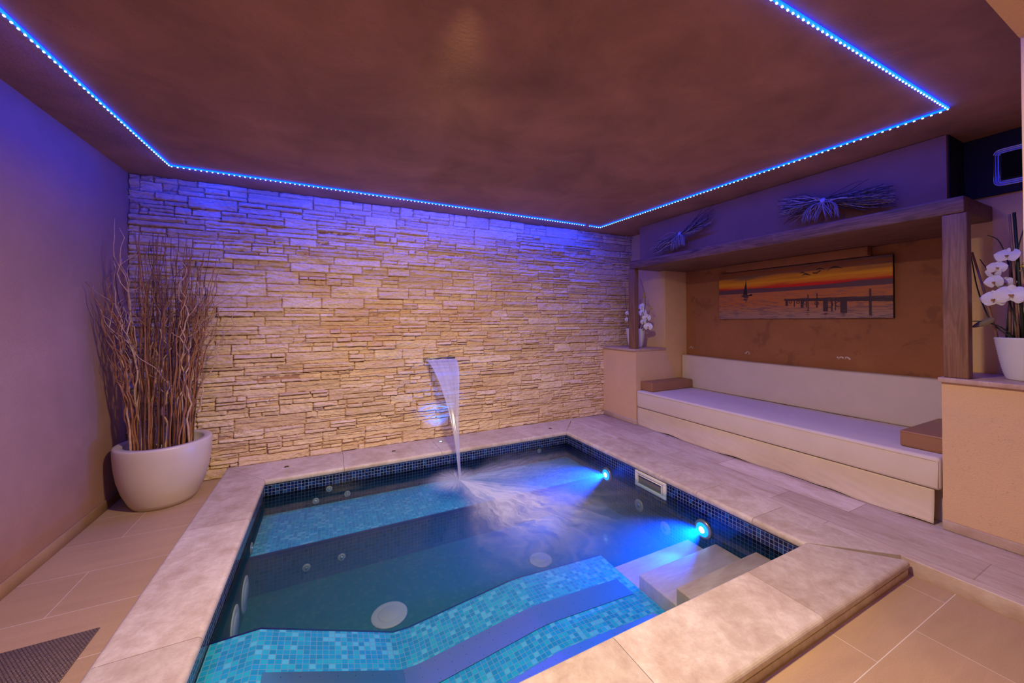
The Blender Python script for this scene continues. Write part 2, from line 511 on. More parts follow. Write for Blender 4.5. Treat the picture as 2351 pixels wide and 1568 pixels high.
# ---------------------------------------------------------------- stacked stone wall (height field)
def stone_wall():
    rng = np.random.RandomState(11)
    x0, x1, z0, z1 = XL, 3.84, 0.0, ZC
    nx, nz = 900, 640
    xs = np.linspace(x0, x1, nx); zs = np.linspace(z0, z1, nz)
    H = np.zeros((nz, nx)); T = np.zeros((nz, nx)); 
    dx = (x1 - x0) / (nx - 1); dz = (z1 - z0) / (nz - 1)
    XX, ZZ = np.meshgrid(xs, zs)
    def vnoise(px, pz, seed):
        r_ = np.random.RandomState(seed)
        tab = r_.rand(256, 256)
        ix = np.floor(px).astype(int); iz = np.floor(pz).astype(int)
        fx = px - ix; fz = pz - iz
        fx = fx * fx * (3 - 2 * fx); fz = fz * fz * (3 - 2 * fz)
        g = lambda a, b_: tab[a % 256, b_ % 256]
        return (g(ix, iz) * (1 - fx) * (1 - fz) + g(ix + 1, iz) * fx * (1 - fz) + g(ix, iz + 1) * (1 - fx) * fz + g(ix + 1, iz + 1) * fx * fz)
    def fbm(px, pz, seed, o=4):
        t_ = 0; a = 0.5
        for k in range(o):
            t_ = t_ + a * vnoise(px * 2 ** k, pz * 2 ** k, seed + k); a *= 0.52
        return t_
    N1 = fbm(XX * 14 + ZZ * 6, ZZ * 45 - XX * 5, 3, 5)
    N2 = fbm(XX * 45 + ZZ * 40, ZZ * 95 - XX * 30, 9, 4)
    def stone(ix0, ix1, iz0, iz1, lift):
        if ix1 - ix0 < 2 or iz1 - iz0 < 2:
            return
        w = ix1 - ix0; h = iz1 - iz0
        hh = lift
        sx, sz = rng.uniform(-0.004, 0.004), rng.uniform(-0.008, 0.006)
        lx = (np.arange(w) / max(1, w - 1) - 0.5)[None, :]
        lz = (np.arange(h) / max(1, h - 1) - 0.5)[:, None]
        blk = hh + sx * lx * 2 + sz * lz * 2
        # chipped ledge inside the stone
        if rng.rand() < 0.55 and h > 9:
            cut = rng.uniform(-0.25, 0.3) + rng.uniform(-0.35, 0.35) * lx + 0.16 * (N1[iz0:iz1, ix0:ix1] - 0.5) * 2
            blk = blk - rng.uniform(0.006, 0.016) * (lz < cut) * (1 if rng.rand() < 0.7 else -1)
        ex = np.minimum(np.arange(w), w - 1 - np.arange(w))[None, :] * dx
        ez = np.minimum(np.arange(h), h - 1 - np.arange(h))[:, None] * dz
        e = np.minimum(ex, ez * 1.2)
        # round the rim a little, with a ragged groove on the border
        blk = blk - 0.004 * np.clip(1 - e / 0.010, 0, 1) ** 2
        blk = blk + 0 * ez
        bx = (ex < dx * 0.9) * 1.0; bz = (ez < dz * 0.9) * 1.0
        g = np.maximum(bx, bz)
        blk = blk * (1 - g) + (-0.020 + 0.014 * (N1[iz0:iz1, ix0:ix1] > 0.55)) * g
        H[iz0:iz1, ix0:ix1] = blk
        T[iz0:iz1, ix0:ix1] = rng.rand() * (1 - g) 
    def split(ix0, ix1, iz0, iz1, depth, lift):
        h = (iz1 - iz0) * dz; w = (ix1 - ix0) * dx
        if depth < 2 and h > 0.055 and rng.rand() < 0.68:
            c = iz0 + int((iz1 - iz0) * rng.uniform(0.3, 0.7))
            for a, b_ in ((iz0, c), (c, iz1)):
                # the ledges are cut at different places
                if w > 0.16 and rng.rand() < 0.5:
                    k = ix0 + int((ix1 - ix0) * rng.uniform(0.25, 0.75))
                    split(ix0, k, a, b_, depth + 1, lift + rng.uniform(-0.012, 0.013))
                    split(k, ix1, a, b_, depth + 1, lift + rng.uniform(-0.012, 0.013))
                else:
                    split(ix0, ix1, a, b_, depth + 1, lift + rng.uniform(-0.012, 0.013))
        else:
            stone(ix0, ix1, iz0, iz1, lift)
    z = 0
    while z < nz:
        hpx = int(rng.uniform(0.07, 0.125) / dz)
        if nz - z < hpx * 1.4:
            hpx = nz - z
        x = -int(rng.uniform(0, 0.2) / dx)
        while x < nx:
            wpx = int(rng.uniform(0.20, 0.55) / dx)
            xa, xb = max(0, x), min(nx, x + wpx)
            if nx - xb < 0.06 / dx:
                xb = nx
            split(xa, xb, z, z + hpx, 0, rng.uniform(-0.004, 0.010))
            if xb == nx:
                break
            x += wpx
        z += hpx
    H = H + (N1 - 0.5) * 0.026 + (N2 - 0.5) * 0.012
    Yp = YB - 0.004 - H
    co = np.stack([XX, Yp, ZZ], -1).reshape(-1, 3)
    # waterfall slot is let into the stone
    me = bpy.data.meshes.new('wall_back')
    nv = nx * nz
    idx = np.arange(nv).reshape(nz, nx)
    q = np.stack([idx[:-1, :-1], idx[:-1, 1:], idx[1:, 1:], idx[1:, :-1]], -1).reshape(-1, 4)
    nf = len(q)
    me.vertices.add(nv); me.vertices.foreach_set('co', co.astype(np.float32).ravel())
    me.loops.add(nf * 4); me.loops.foreach_set('vertex_index', q.astype(np.int32).ravel())
    me.polygons.add(nf)
    me.polygons.foreach_set('loop_start', np.arange(nf, dtype=np.int32) * 4)
    me.polygons.foreach_set('loop_total', np.full(nf, 4, dtype=np.int32))
    me.update(calc_edges=True)
    at = me.attributes.new('tone', 'FLOAT', 'POINT')
    at.data.foreach_set('value', T.astype(np.float32).ravel())
    at = me.attributes.new('relief', 'FLOAT', 'POINT')
    at.data.foreach_set('value', H.astype(np.float32).ravel())
    t = NT('stacked_stone')
    t.set(Roughness=0.85)
    a = t.n('ShaderNodeAttribute', attribute_name='tone')
    v = t.coord(scale=(1, 1, 3))
    n1 = t.noise(v, 2.0, 6, 0.65, 0.4)
    base = t.ramp(a.outputs['Fac'], [(0.0, (0.68, 0.49, 0.32)), (0.5, (0.79, 0.59, 0.41)), (1.0, (0.86, 0.68, 0.50))])
    base = t.mix(t.ramp(n1, [(0.52, (0, 0, 0)), (0.72, (0.6, 0.6, 0.6))]), base, (0.50, 0.33, 0.20))
    n5 = t.noise(t.coord(scale=(0.8, 1, 1.6)), 1.1, 5, 0.6, 0.3)
    base = t.mix(t.ramp(n5, [(0.55, (0, 0, 0)), (0.66, (0.5, 0.5, 0.5))]), base, (0.62, 0.36, 0.17))
    n6 = t.noise(t.coord(scale=(1, 1, 2.5)), 26, 6, 0.75, 0.3)
    base = t.mix(t.ramp(n6, [(0.36, (0.55, 0.55, 0.55)), (0.5, (0, 0, 0))]), base, (0.42, 0.29, 0.2))
    gm = t.ramp(a.outputs['Fac'], [(0.0, (1, 1, 1)), (0.002, (0, 0, 0))])
    base = t.mix(t.math('MULTIPLY', gm, 0.55), base, (0.30, 0.17, 0.08))
    t.base(base)
    t.bump(t.noise(t.coord(scale=(1, 1, 2.2)), 90, 5, 0.7), 0.6, 0.007)
    me.materials.append(t.m)
    o = bpy.data.objects.new('wall_back', me)
    COL.objects.link(o)
    o['kind'] = 'structure'
stone_wall()
struct('wall_behind_stone', B().box(XL - 0.1, 4.4, YB + 0.02, YB + 0.1, -0.06, ZC), M_leftwall)

# ---------------------------------------------------------------- pool basin, coping, deck
PX0, PX1, PY0, PY1 = -0.465, 2.405, 1.19, 3.515
ZT, ZU, ZW, ZF = 0.08, 0.032, -0.05, -0.46
struct('wall_pool_left', B().box(PX0 - 0.2, PX0, PY0 - 0.2, PY1 + 0.2, ZF - 0.1, ZU), M_navy)
struct('wall_pool_right', B().box(PX1, PX1 + 0.2, PY0 - 0.2, PY1 + 0.2, ZF - 0.1, ZU), M_navy)
struct('wall_pool_near', B().box(PX0, PX1, PY0 - 0.2, PY0, ZF - 0.1, ZU), M_navy)
struct('wall_pool_far', B().box(PX0, PX1, PY1, PY1 + 0.2, ZF - 0.1, ZU), M_navy)
struct('floor_pool', B().box(PX0, PX1, PY0, PY1, ZF - 0.1, ZF), M_teal)
# coping: slabs with a rounded nose
g = 0.0012
ix0, ix1, iy0, iy1 = -0.452, 2.39, 1.167, 3.50     # inner nose
cp = B()
RN = 0.021
# far row
xj = [0.115, 0.965, 1.90]
ptsi = [ix0] + xj + [ix1]
outb = [-0.785] + xj + [2.78]
for i in range(4):
    cp.slab([(ptsi[i] + g, iy1 - (0 if i < 9 else 0)), (ptsi[i + 1] - g, iy1), (outb[i + 1] - g, YB - 0.012), (outb[i] + g, YB - 0.012)], ZU, ZT, [0], RN)
# left row
yj = [1.885, 2.865]
yi = [iy0] + yj + [iy1]
yo = [0.85] + yj + [YB - 0.012]
for i in range(3):
    cp.slab([(-0.785, yo[i] + g), (ix0, yi[i] + g), (ix0, yi[i + 1] - g), (-0.785, yo[i + 1] - g)], ZU, ZT, [1, 3], RN)
# near row
xn = [0.075, 1.005, 1.865]
xi = [ix0] + xn + [ix1]
xo = [-0.785] + xn + [2.70]
for i in range(4):
    cp.slab([(xo[i] + g, 0.835), (xo[i + 1] - g, 0.835), (xi[i + 1] - g, iy0), (xi[i] + g, iy0)], ZU, ZT, [0, 2], RN)
# right row
yr = [1.45, 1.85, 2.19, 2.80]
yi = [iy0] + yr + [iy1]
yo = [0.875] + yr + [YB - 0.012]
for i in range(5):
    xo_ = 2.72
    if i == 0:
        poly = [(ix1, yi[0] + g), (xo_, yo[0] + g), (xo_, yo[1] - g), (ix1, yi[1] - g)]
    elif i == 4:
        poly = [(ix1, yi[4] + g), (xo_, yo[4] + g), (xo_, 3.86), (ix1, yi[5] - g)]
    else:
        poly = [(ix1, yi[i] + g), (xo_, yo[i] + g), (xo_, yo[i + 1] - g), (ix1, yi[i + 1] - g)]
    cp.slab(poly, ZU, ZT, [3], RN)
o = struct('pool_coping', cp, M_coping)
for p in o.data.polygons:
    p.use_smooth = False
# masonry under the coping and the outer skirt
struct('pool_kerb', B().box(-0.768, PX0 - 0.2, 0.842, YB, -0.02, ZU).box(-0.768, 2.70, 0.842, PY0 - 0.0, -0.02, ZU - 0.001), M_coping)
struct('pool_deck', B().box(2.7215, XR, -1.5, YB - 0.01, -0.02, ZT - 0.001, 0.004, 2), M_deck)
struct('deck_filler', B().box(PX1 + 0.2, 2.7205, 0.9, YB, -0.02, ZU), M_base)

# lounger bench, shaped in profile along X
prof = [(PX0, -0.07), (-0.28, -0.07), (0.30, -0.30), (0.38, -0.305), (0.98, -0.243), (1.06, -0.243), (1.67, -0.28)]
def zprof(x):
    for (a, za), (b_, zb) in zip(prof, prof[1:]):
        if a <= x <= b_:
            return za + (zb - za) * (x - a) / (b_ - a)
    return prof[-1][1]
YN = 2.05
top = B(); side = B(); trim = B()
for (a, za), (b_, zb) in zip(prof, prof[1:]):
    top.add([(a, PY0 + 0.002, za), (b_, PY0 + 0.002, zb), (b_, YN - 0.013, zb), (a, YN - 0.013, za)], [(0, 1, 2, 3)])
    side.add([(a, YN - 0.001, ZF), (b_, YN - 0.001, ZF), (b_, YN - 0.001, zb - 0.004), (a, YN - 0.001, za - 0.004)], [(0, 3, 2, 1)])
    trim.add([(a, YN - 0.013, za + 0.001), (b_, YN - 0.013, zb + 0.001), (b_, YN, zb - 0.001), (a, YN, za - 0.001), (b_, YN, zb - 0.02), (a, YN, za - 0.02)], [(0, 1, 2, 3), (3, 2, 4, 5)])
e = prof[-1][0]
side.add([(e, PY0 + 0.002, ZF), (e, YN, ZF), (e, YN, prof[-1][1]), (e, PY0 + 0.002, prof[-1][1])], [(0, 1, 2, 3)])
t = thing('lounger_bench', 'curved pale blue mosaic lounger bench with steel plates at near side of pool', 'bench', (0.6, YN, ZF))
obj('mosaic_top', top, M_cyan, t)
obj('mosaic_side', side, M_navyw, t)
obj('edge_trim', trim, M_trim, t)
def steelplate(xa, xb, ya, yb):
    b = B()
    n = 60
    vs = []
    for i in range(n + 1):
        x = xa + (xb - xa) * i / n
        zz = zprof(x) + 0.004
        vs += [(x, ya, zz), (x, yb, zz)]
    b.add(vs, [(2 * i, 2 * i + 2, 2 * i + 3, 2 * i + 1) for i in range(n)], False)
    return b
def steel_mat():
    tt = NT('perforated_steel')
    tt.set(Metallic=1.0, Roughness=0.3)
    uv = tt.n('ShaderNodeUVMap')
    sp = tt.n('ShaderNodeSeparateXYZ'); tt.l(uv.outputs[0], sp.inputs[0])
    def cell(o_, p):
        return tt.math('SUBTRACT', tt.math('FRACT', tt.math('DIVIDE', o_, p)), 0.5)
    a, b_ = cell(sp.outputs[0], 0.07), cell(sp.outputs[1], 0.05)
    d = tt.math('ADD', tt.math('POWER', tt.math('MULTIPLY', a, 0.07), 2), tt.math('POWER', tt.math('MULTIPLY', b_, 0.05), 2))
    hole = tt.math('LESS_THAN', d, 0.0018 ** 2)
    tt.base(tt.mix(hole, (0.80, 0.74, 0.68), (0.01, 0.01, 0.02)))
    return tt.m
M_perf = steel_mat()
obj('steel_plate', steelplate(-0.24, 1.60, 1.66, 1.80), M_perf, t)
obj('steel_plate', steelplate(-0.24, 1.60, 1.34, 1.50), M_perf, t)
# far bench
t = thing('underwater_bench', 'straight mosaic bench under water along the stone wall side', 'bench', (1.0, 3.2, ZF))
obj('mosaic_top', B().add([(PX0, 2.943, -0.205), (PX1, 2.943, -0.205), (PX1, PY1, -0.205), (PX0, PY1, -0.205)], [(0, 1, 2, 3)]), M_cyan, t)
obj('mosaic_side', B().add([(PX0, 2.931, ZF), (PX1, 2.931, ZF), (PX1, 2.931, -0.209), (PX0, 2.931, -0.209)], [(0, 1, 2, 3)]), M_navyw, t)
obj('edge_trim', B().add([(PX0, 2.943, -0.204), (PX1, 2.943, -0.204), (PX1, 2.93, -0.206), (PX0, 2.93, -0.206), (PX1, 2.93, -0.228), (PX0, 2.93, -0.228)], [(0, 3, 2, 1), (3, 5, 4, 2)]), M_trim, t)
# steps
t = thing('pool_steps', 'pale stone steps going down into the right corner of the pool', 'steps', (2.0, 1.3, ZF))
for (yy, zz) in ((1.42, -0.105), (1.69, -0.2), (1.91, -0.285)):
    obj('step', B().box(1.672, 2.375, PY0, yy, ZF, zz, 0.008, 3), M_step, t)

# drains, jets, skimmer
def round_grate(name, c, rad, axis, label, cat, group=None, slots=28):
    t_ = thing(name, label, cat, c, group)
    s_ = 1 if axis != 'xneg' else -1
    ax = axis[0]
    obj('cover', B().lathe([(0.001, 0.012 * s_), (rad * 0.6, 0.012 * s_), (rad * 0.66, 0.007 * s_)][::1], c, 40, ax), M_plastic, t_)
    obj('rim', B().lathe([(rad * 0.9, 0.009 * s_), (rad, 0.006 * s_), (rad * 1.02, 0.0)], c, 40, ax), M_plastic, t_)
    b = B()
    for k in range(slots):
        a = 2 * math.pi * k / slots
        p0 = (rad * 0.66 * math.cos(a), rad * 0.66 * math.sin(a)); p1 = (rad * 0.9 * math.cos(a), rad * 0.9 * math.sin(a))
        if ax == 'z':
            q = [(c[0] + p0[0], c[1] + p0[1], c[2] + 0.006), (c[0] + p1[0], c[1] + p1[1], c[2] + 0.007)]
        else:
            q = [(c[0] + 0.006 * s_, c[1] + p0[0], c[2] + p0[1]), (c[0] + 0.007 * s_, c[1] + p1[0], c[2] + p1[1])]
        b.tube(q, 0.003, 4)
    obj('grille', b, M_plastic, t_)
    return t_
M_plastic_keep = M_plastic
M_plastic = plain('drain_plastic', (0.42, 0.42, 0.36), 0.5)
round_grate('floor_drain', (0.33, 2.38, ZF), 0.105, 'z', 'large round cream drain cover on pool floor near the lounger bench', 'drain')
round_grate('floor_drain', (1.42, 2.42, ZF), 0.085, 'z', 'blurred round drain cover on pool floor right of the centre', 'drain')
round_grate('suction_cover', (PX0, 2.50, -0.33), 0.10, 'x', 'round slotted suction cover low on left pool wall, the nearer of two', 'cover')
round_grate('suction_cover', (PX0, 2.78, -0.34), 0.10, 'x', 'round slotted suction cover low on left pool wall, the farther of two', 'cover')

def jet(c, axis, label, group=None, rad=0.026):
    t_ = thing('pool_jet', label, 'jet', c, group)
    s_ = -1 if axis in ('xneg', 'yneg') else 1
    obj('flange', B().lathe([(rad * 0.45, 0.008 * s_), (rad * 0.8, 0.010 * s_), (rad, 0.004 * s_), (rad * 1.02, 0)], c, 28, axis[0]), M_jet, t_)
    obj('nozzle', B().lathe([(0.001, 0.014 * s_), (rad * 0.3, 0.013 * s_), (rad * 0.4, 0.006 * s_)], c, 20, axis[0]), M_steel, t_)
    return t_
jet((PX0, 2.985, -0.17), 'x', 'white round jet high on the left pool wall by the far bench', None, 0.036)
jet((0.0, PY1, -0.085), 'yneg', 'chrome ringed jet just below the waterline at left of far pool wall')
jet((-0.10, PY1, -0.165), 'yneg', 'faint jet on far pool wall, lower left of the chrome ringed one')
jet((0.14, PY1, -0.155), 'yneg', 'faint jet on far pool wall, lower right of the chrome ringed one')
jet((2.05, PY1, -0.085), 'yneg', 'small jet on far pool wall near the right corner, just below the waterline')
jet((-0.14, 2.931, -0.36), 'yneg', 'bronze toned jet in the front of the far bench, left one')
jet((0.08, 2.931, -0.35), 'yneg', 'bronze toned jet in the front of the far bench, right one')
jet((PX1, 2.42, -0.27), 'xneg', 'pale round jet under the skimmer on right pool wall, farther of two', None, 0.05)
jet((PX1, 2.14, -0.33), 'xneg', 'pale round jet under the skimmer on right pool wall, nearer of two', None, 0.05)

M_plastic = M_plastic_keep
t = thing('skimmer', 'cream plastic skimmer opening in right pool wall between the blue lights', 'skimmer', (PX1, 2.28, -0.08))
ya, yb, za, zb = 2.125, 2.455, -0.10, 0.030
fr = B()
for (a0, a1, c0, c1) in ((ya, yb, zb - 0.022, zb), (ya, yb, za, za + 0.026), (ya, ya + 0.03, za + 0.02, zb - 0.02), (yb - 0.03, yb, za + 0.02, zb - 0.02)):
    fr.box(PX1 - 0.014, PX1 + 0.001, a0, a1, c0, c1, 0.003, 2)
obj('frame', fr, M_plastic, t)
fl = B()
fl.box(PX1 - 0.02, PX1 - 0.008, ya + 0.03, yb - 0.03, zb - 0.032, zb - 0.026, 0.002, 1).box(PX1 - 0.02, PX1 - 0.008, ya + 0.034, ya + 0.04, za + 0.03, zb - 0.03).box(PX1 - 0.02, PX1 - 0.008, yb - 0.04, yb - 0.034, za + 0.03, zb - 0.03)
obj('inner_lip', fl, M_plastic, t)
obj('throat', B().box(PX1 - 0.006, PX1 - 0.002, ya + 0.03, yb - 0.03, za + 0.026, zb - 0.022), plain('skimmer_throat', (0.16, 0.15, 0.14), 0.6), t)

# underwater lights
M_lens = emis('blue_lamp_lens', (0.35, 0.75, 1.0), 14, False)
M_halo = emis('blue_lamp_reflector', (0.0, 0.25, 1.0), 3.0, False)
M_ring = plain('lamp_ring', (0.45, 0.33, 0.25), 0.3, 0.6)
for (yy, zz, lab) in ((2.83, -0.155, 'blue underwater lamp in right pool wall near the far corner'), (1.80, -0.165, 'blue underwater lamp in right pool wall above the steps')):
    c = (PX1, yy, zz)
    t = thing('underwater_lamp', lab, 'pool lamp', c, 'underwater lamps')
    obj('ring', B().lathe([(0.05, -0.018), (0.064, -0.014), (0.068, 0)], c, 36, 'x'), M_ring, t)
    obj('reflector', B().lathe([(0.024, -0.024), (0.036, -0.022), (0.048, -0.019)], c, 32, 'x'), M_halo, t)
    obj('lens', B().lathe([(0.001, -0.03), (0.014, -0.028), (0.022, -0.024)], c, 32, 'x'), M_lens, t)
    sp = bpy.data.lights.new('underwater_spot', 'SPOT')
    sp.energy = 320
    sp.color = (0.0, 0.09, 1.0)
    sp.spot_size = R(66); sp.spot_blend = 0.9
    sp.shadow_soft_size = 0.02
    so = bpy.data.objects.new('underwater_spot', sp)
    COL.objects.link(so)
    so.location = (PX1 - 0.04, yy, zz)
    so.rotation_euler = Vector((-1, 0.0, 0.0)).to_track_quat('-Z', 'Y').to_euler()

# recessed coping lamps
for (x, y, on, lab) in ((-0.328, 3.734, 0, 'small unlit round steel lamp in the coping near the left corner'), (0.556, 3.719, 0, 'small unlit round steel lamp in the coping left of the waterfall'),
                        (1.036, 3.795, 1, 'small glowing blue lamp set in the coping under the waterfall spout'), (2.293, 3.683, 0, 'small unlit round steel lamp in the coping near the right corner')):
    t = thing('recessed_lamp', lab, 'recessed lamp', (x, y, ZT), 'small lamps let into the far coping')
    rr = 0.022 if not on else 0.019
    obj('rim', B().lathe([(rr * 0.72, 0.0035), (rr * 0.95, 0.003), (rr, 0.0)], (x, y, ZT), 28), M_steel, t)
    obj('lens', B().lathe([(0.0005, 0.0036), (rr * 0.7, 0.0036)], (x, y, ZT), 24), emis('blue_marker_lens', (0.15, 0.6, 1), 10, False) if on else M_dark, t)
    if not on:
        b = B()
        b.box(x - rr * 0.6, x + rr * 0.6, y - 0.0012, y + 0.0012, ZT + 0.0034, ZT + 0.0042).box(x - 0.0012, x + 0.0012, y - rr * 0.6, y + rr * 0.6, ZT + 0.0034, ZT + 0.0042)
        obj('cross_bar', b, M_steel, t)
    else:
        sp = bpy.data.lights.new('marker_spot', 'SPOT')
        sp.energy = 26; sp.color = (0.0, 0.13, 1.0); sp.spot_size = R(105); sp.spot_blend = 1.0; sp.shadow_soft_size = 0.008
        so = bpy.data.objects.new('marker_spot', sp); COL.objects.link(so)
        so.location = (x, y, ZT + 0.012)
        so.rotation_euler = Vector((0.0, 0.06, 1)).to_track_quat('-Z', 'Y').to_euler()

# ---------------------------------------------------------------- water
def water_surface():
    t = NT('pool_water')
    nt = t.t
    nt.nodes.remove(t.b)
    geo = t.n('ShaderNodeNewGeometry')
    tc = t.coord()
    # polar coordinates round the waterfall's point of impact (1.018, 3.10)
    sep = t.n('ShaderNodeSeparateXYZ'); t.l(tc, sep.inputs[0])
    dx = t.math('SUBTRACT', sep.outputs[0], 1.0)
    dy = t.math('SUBTRACT', sep.outputs[1], 3.13)
    rad = t.math('SQRT', t.math('ADD', t.math('MULTIPLY', dx, dx), t.math('MULTIPLY', dy, dy)))
    wq = t.noise(t.coord(), 3.2, 3, 0.55, 0.3)
    ang = t.math('ADD', t.math('ARCTAN2', dy, dx), t.math('MULTIPLY', t.math('SUBTRACT', wq, 0.5), 0.42))
    cv = t.n('ShaderNodeCombineXYZ')
    t.l(t.math('MULTIPLY', ang, 6.0), cv.inputs[0]); t.l(t.math('MULTIPLY', rad, 1.5), cv.inputs[1])
    streak = t.noise(cv.outputs[0], 2.2, 7, 0.68, 0.5)
    # direction weights: one plume towards the near right, one towards the far right, dark in between
    def lobe(a0, w):
        d = t.math('ABSOLUTE', t.math('SUBTRACT', ang, a0))
        nd = t.n('ShaderNodeMapRange', interpolation_type='SMOOTHSTEP')
        nd.inputs['From Min'].default_value = 0; nd.inputs['From Max'].default_value = w
        nd.inputs['To Min'].default_value = 1; nd.inputs['To Max'].default_value = 0
        t.l(d, nd.inputs['Value'])
        return nd.outputs[0]
    def fall(r0, r1):
        nd = t.n('ShaderNodeMapRange', interpolation_type='SMOOTHSTEP')
        nd.inputs['From Min'].default_value = r0; nd.inputs['From Max'].default_value = r1
        nd.inputs['To Min'].default_value = 1; nd.inputs['To Max'].default_value = 0
        t.l(rad, nd.inputs['Value'])
        return nd.outputs[0]
    p1 = t.math('MULTIPLY', lobe(R(-63), R(46)), fall(0.35, 1.6))
    p2 = t.math('MULTIPLY', t.math('MULTIPLY', lobe(R(-5), R(50)), fall(0.15, 1.4)), 0.5)
    p3 = t.math('MULTIPLY', t.math('MULTIPLY', lobe(R(-45), R(60)), fall(0.1, 1.9)), 0.36)
    core = t.math('MULTIPLY', fall(0.05, 0.3), 0.6)
    m = t.math('MAXIMUM', t.math('MAXIMUM', p1, p2), t.math('MAXIMUM', p3, core))
    sm = t.n('ShaderNodeMapRange'); sm.inputs['From Min'].default_value = 0.38; sm.inputs['From Max'].default_value = 0.72
    t.l(streak, sm.inputs['Value'])
    soft = t.noise(t.coord(), 7.0, 4, 0.6, 0.5)
    foam = t.math('MULTIPLY', t.math('MULTIPLY', m, t.math('ADD', t.math('MULTIPLY', soft, 0.7), 0.6)), t.math('ADD', t.math('MULTIPLY', sm.outputs[0], 0.62), 0.38))
    foam = t.math('MINIMUM', t.math('MULTIPLY', foam, 1.5), 0.85)
    # surface
    n1 = t.noise(t.coord(scale=(1, 1, 1)), 5.0, 3, 0.5, 0.6)
    bp = t.n('ShaderNodeBump'); bp.inputs['Strength'].default_value = 0.12; bp.inputs['Distance'].default_value = 0.02
    t.l(t.math('ADD', n1, t.math('MULTIPLY', t.math('MULTIPLY', streak, m), 1.0)), bp.inputs['Height'])
    fr = t.n('ShaderNodeFresnel'); fr.inputs['IOR'].default_value = 1.33
    tr = t.n('ShaderNodeBsdfTransparent'); tr.inputs[0].default_value = (0.86, 0.97, 1.0, 1)
    gl = t.n('ShaderNodeBsdfGlossy'); gl.inputs['Roughness'].default_value = 0.09
    t.l(bp.outputs[0], gl.inputs['Normal'])
    mx = t.n('ShaderNodeMixShader')
    t.l(fr.outputs[0], mx.inputs[0]); t.l(tr.outputs[0], mx.inputs[1]); t.l(gl.outputs[0], mx.inputs[2])
    df = t.n('ShaderNodeBsdfDiffuse'); df.inputs[0].default_value = (0.78, 0.80, 0.85, 1)
    tl = t.n('ShaderNodeBsdfTranslucent'); tl.inputs[0].default_value = (0.75, 0.8, 0.9, 1)
    ad = t.n('ShaderNodeMixShader'); ad.inputs[0].default_value = 0.3
    t.l(df.outputs[0], ad.inputs[1]); t.l(tl.outputs[0], ad.inputs[2])
    m2 = t.n('ShaderNodeMixShader')
    t.l(foam, m2.inputs[0]); t.l(mx.outputs[0], m2.inputs[1]); t.l(ad.outputs[0], m2.inputs[2])
    t.l(m2.outputs[0], t.out.inputs['Surface'])
    return t
wt = water_surface()
wb = B().box(PX0 + 0.0015, PX1 - 0.0015, PY0 + 0.0015, PY1 - 0.0015, ZF + 0.001, ZW)
VOL = True
w = obj('pool_water', wb, wt.m, None, auto=False)
side_m = NT('pool_water_body')
side_m.t.nodes.remove(side_m.b)
tr = side_m.n('ShaderNodeBsdfTransparent')
side_m.l(tr.outputs[0], side_m.out.inputs['Surface'])
w.data.materials.append(side_m.m)
for p in w.data.polygons:
    p.material_index = 0 if p.normal.z > 0.5 else 1
if VOL:
    for tt in (wt, side_m):
        sc = tt.n('ShaderNodeVolumeScatter'); sc.inputs['Density'].default_value = 0.7
        sc.inputs['Color'].default_value = (0.06, 0.72, 0.95, 1); sc.inputs['Anisotropy'].default_value = 0.2
        ab = tt.n('ShaderNodeVolumeAbsorption'); ab.inputs['Density'].default_value = 0.5
        ab.inputs['Color'].default_value = (0.02, 0.75, 0.88, 1)
        ads = tt.n('ShaderNodeAddShader')
        tt.l(sc.outputs[0], ads.inputs[0]); tt.l(ab.outputs[0], ads.inputs[1])
        tt.l(ads.outputs[0], tt.out.inputs['Volume'])
tag(w, 'dark blue pool water with white foam spreading from the waterfall', 'water', kind='stuff')

# ---------------------------------------------------------------- waterfall
t = thing('waterfall_spout', 'thin steel slot spout let into the stone wall above the pool', 'spout', (1.066, 3.92, 0.91))
sb = B()
sb.box(0.90, 1.232, 3.916, 3.96, 0.932, 0.938, 0.001, 1).box(0.90, 1.232, 3.918, 3.96, 0.904, 0.909, 0.001, 1)
sb.box(0.90, 0.905, 3.918, 3.96, 0.909, 0.932).box(1.227, 1.232, 3.918, 3.96, 0.909, 0.932)
obj('housing', sb, M_steel, t)
obj('slot', B().box(0.905, 1.227, 3.925, 3.95, 0.909, 0.932), M_dark, t)

def stream():
    # sheet leaves the slot and draws together to a thin jet
    P0 = Vector((1.066, 3.90, 0.922)); P1 = Vector((1.018, 3.11, ZW))
    rows = 60; cols = 36
    b = B()
    vs = []
    for j in range(rows + 1):
        s_ = j / rows
        z = P0.z + (P1.z - P0.z) * s_
        tt = math.sqrt(s_)
        cy = P0.y + (P1.y - P0.y) * tt
        cx = P0.x + (P1.x - P0.x) * s_
        wid = 0.145 * (1 - s_) ** 2.2 + 0.012
        th = 0.004 + 0.012 * s_
        for k in range(cols):
            a = 2 * math.pi * k / cols
            rip = 1 + 0.25 * math.sin(5 * a + 3)
            vs.append((cx + wid * math.cos(a), cy + th * rip * math.sin(a), z))
    fs = []
    for j in range(rows):
        for k in range(cols):
            a0, b0 = j * cols + k, j * cols + (k + 1) % cols
            fs.append((a0, a0 + cols, b0 + cols, b0))
    return B().add(vs, fs, True)
sm = NT('falling_water')
sm.t.nodes.remove(sm.b)
sep = sm.n('ShaderNodeSeparateXYZ'); tcw = sm.n('ShaderNodeTexCoord'); sm.l(tcw.outputs['Object'], sep.inputs[0])
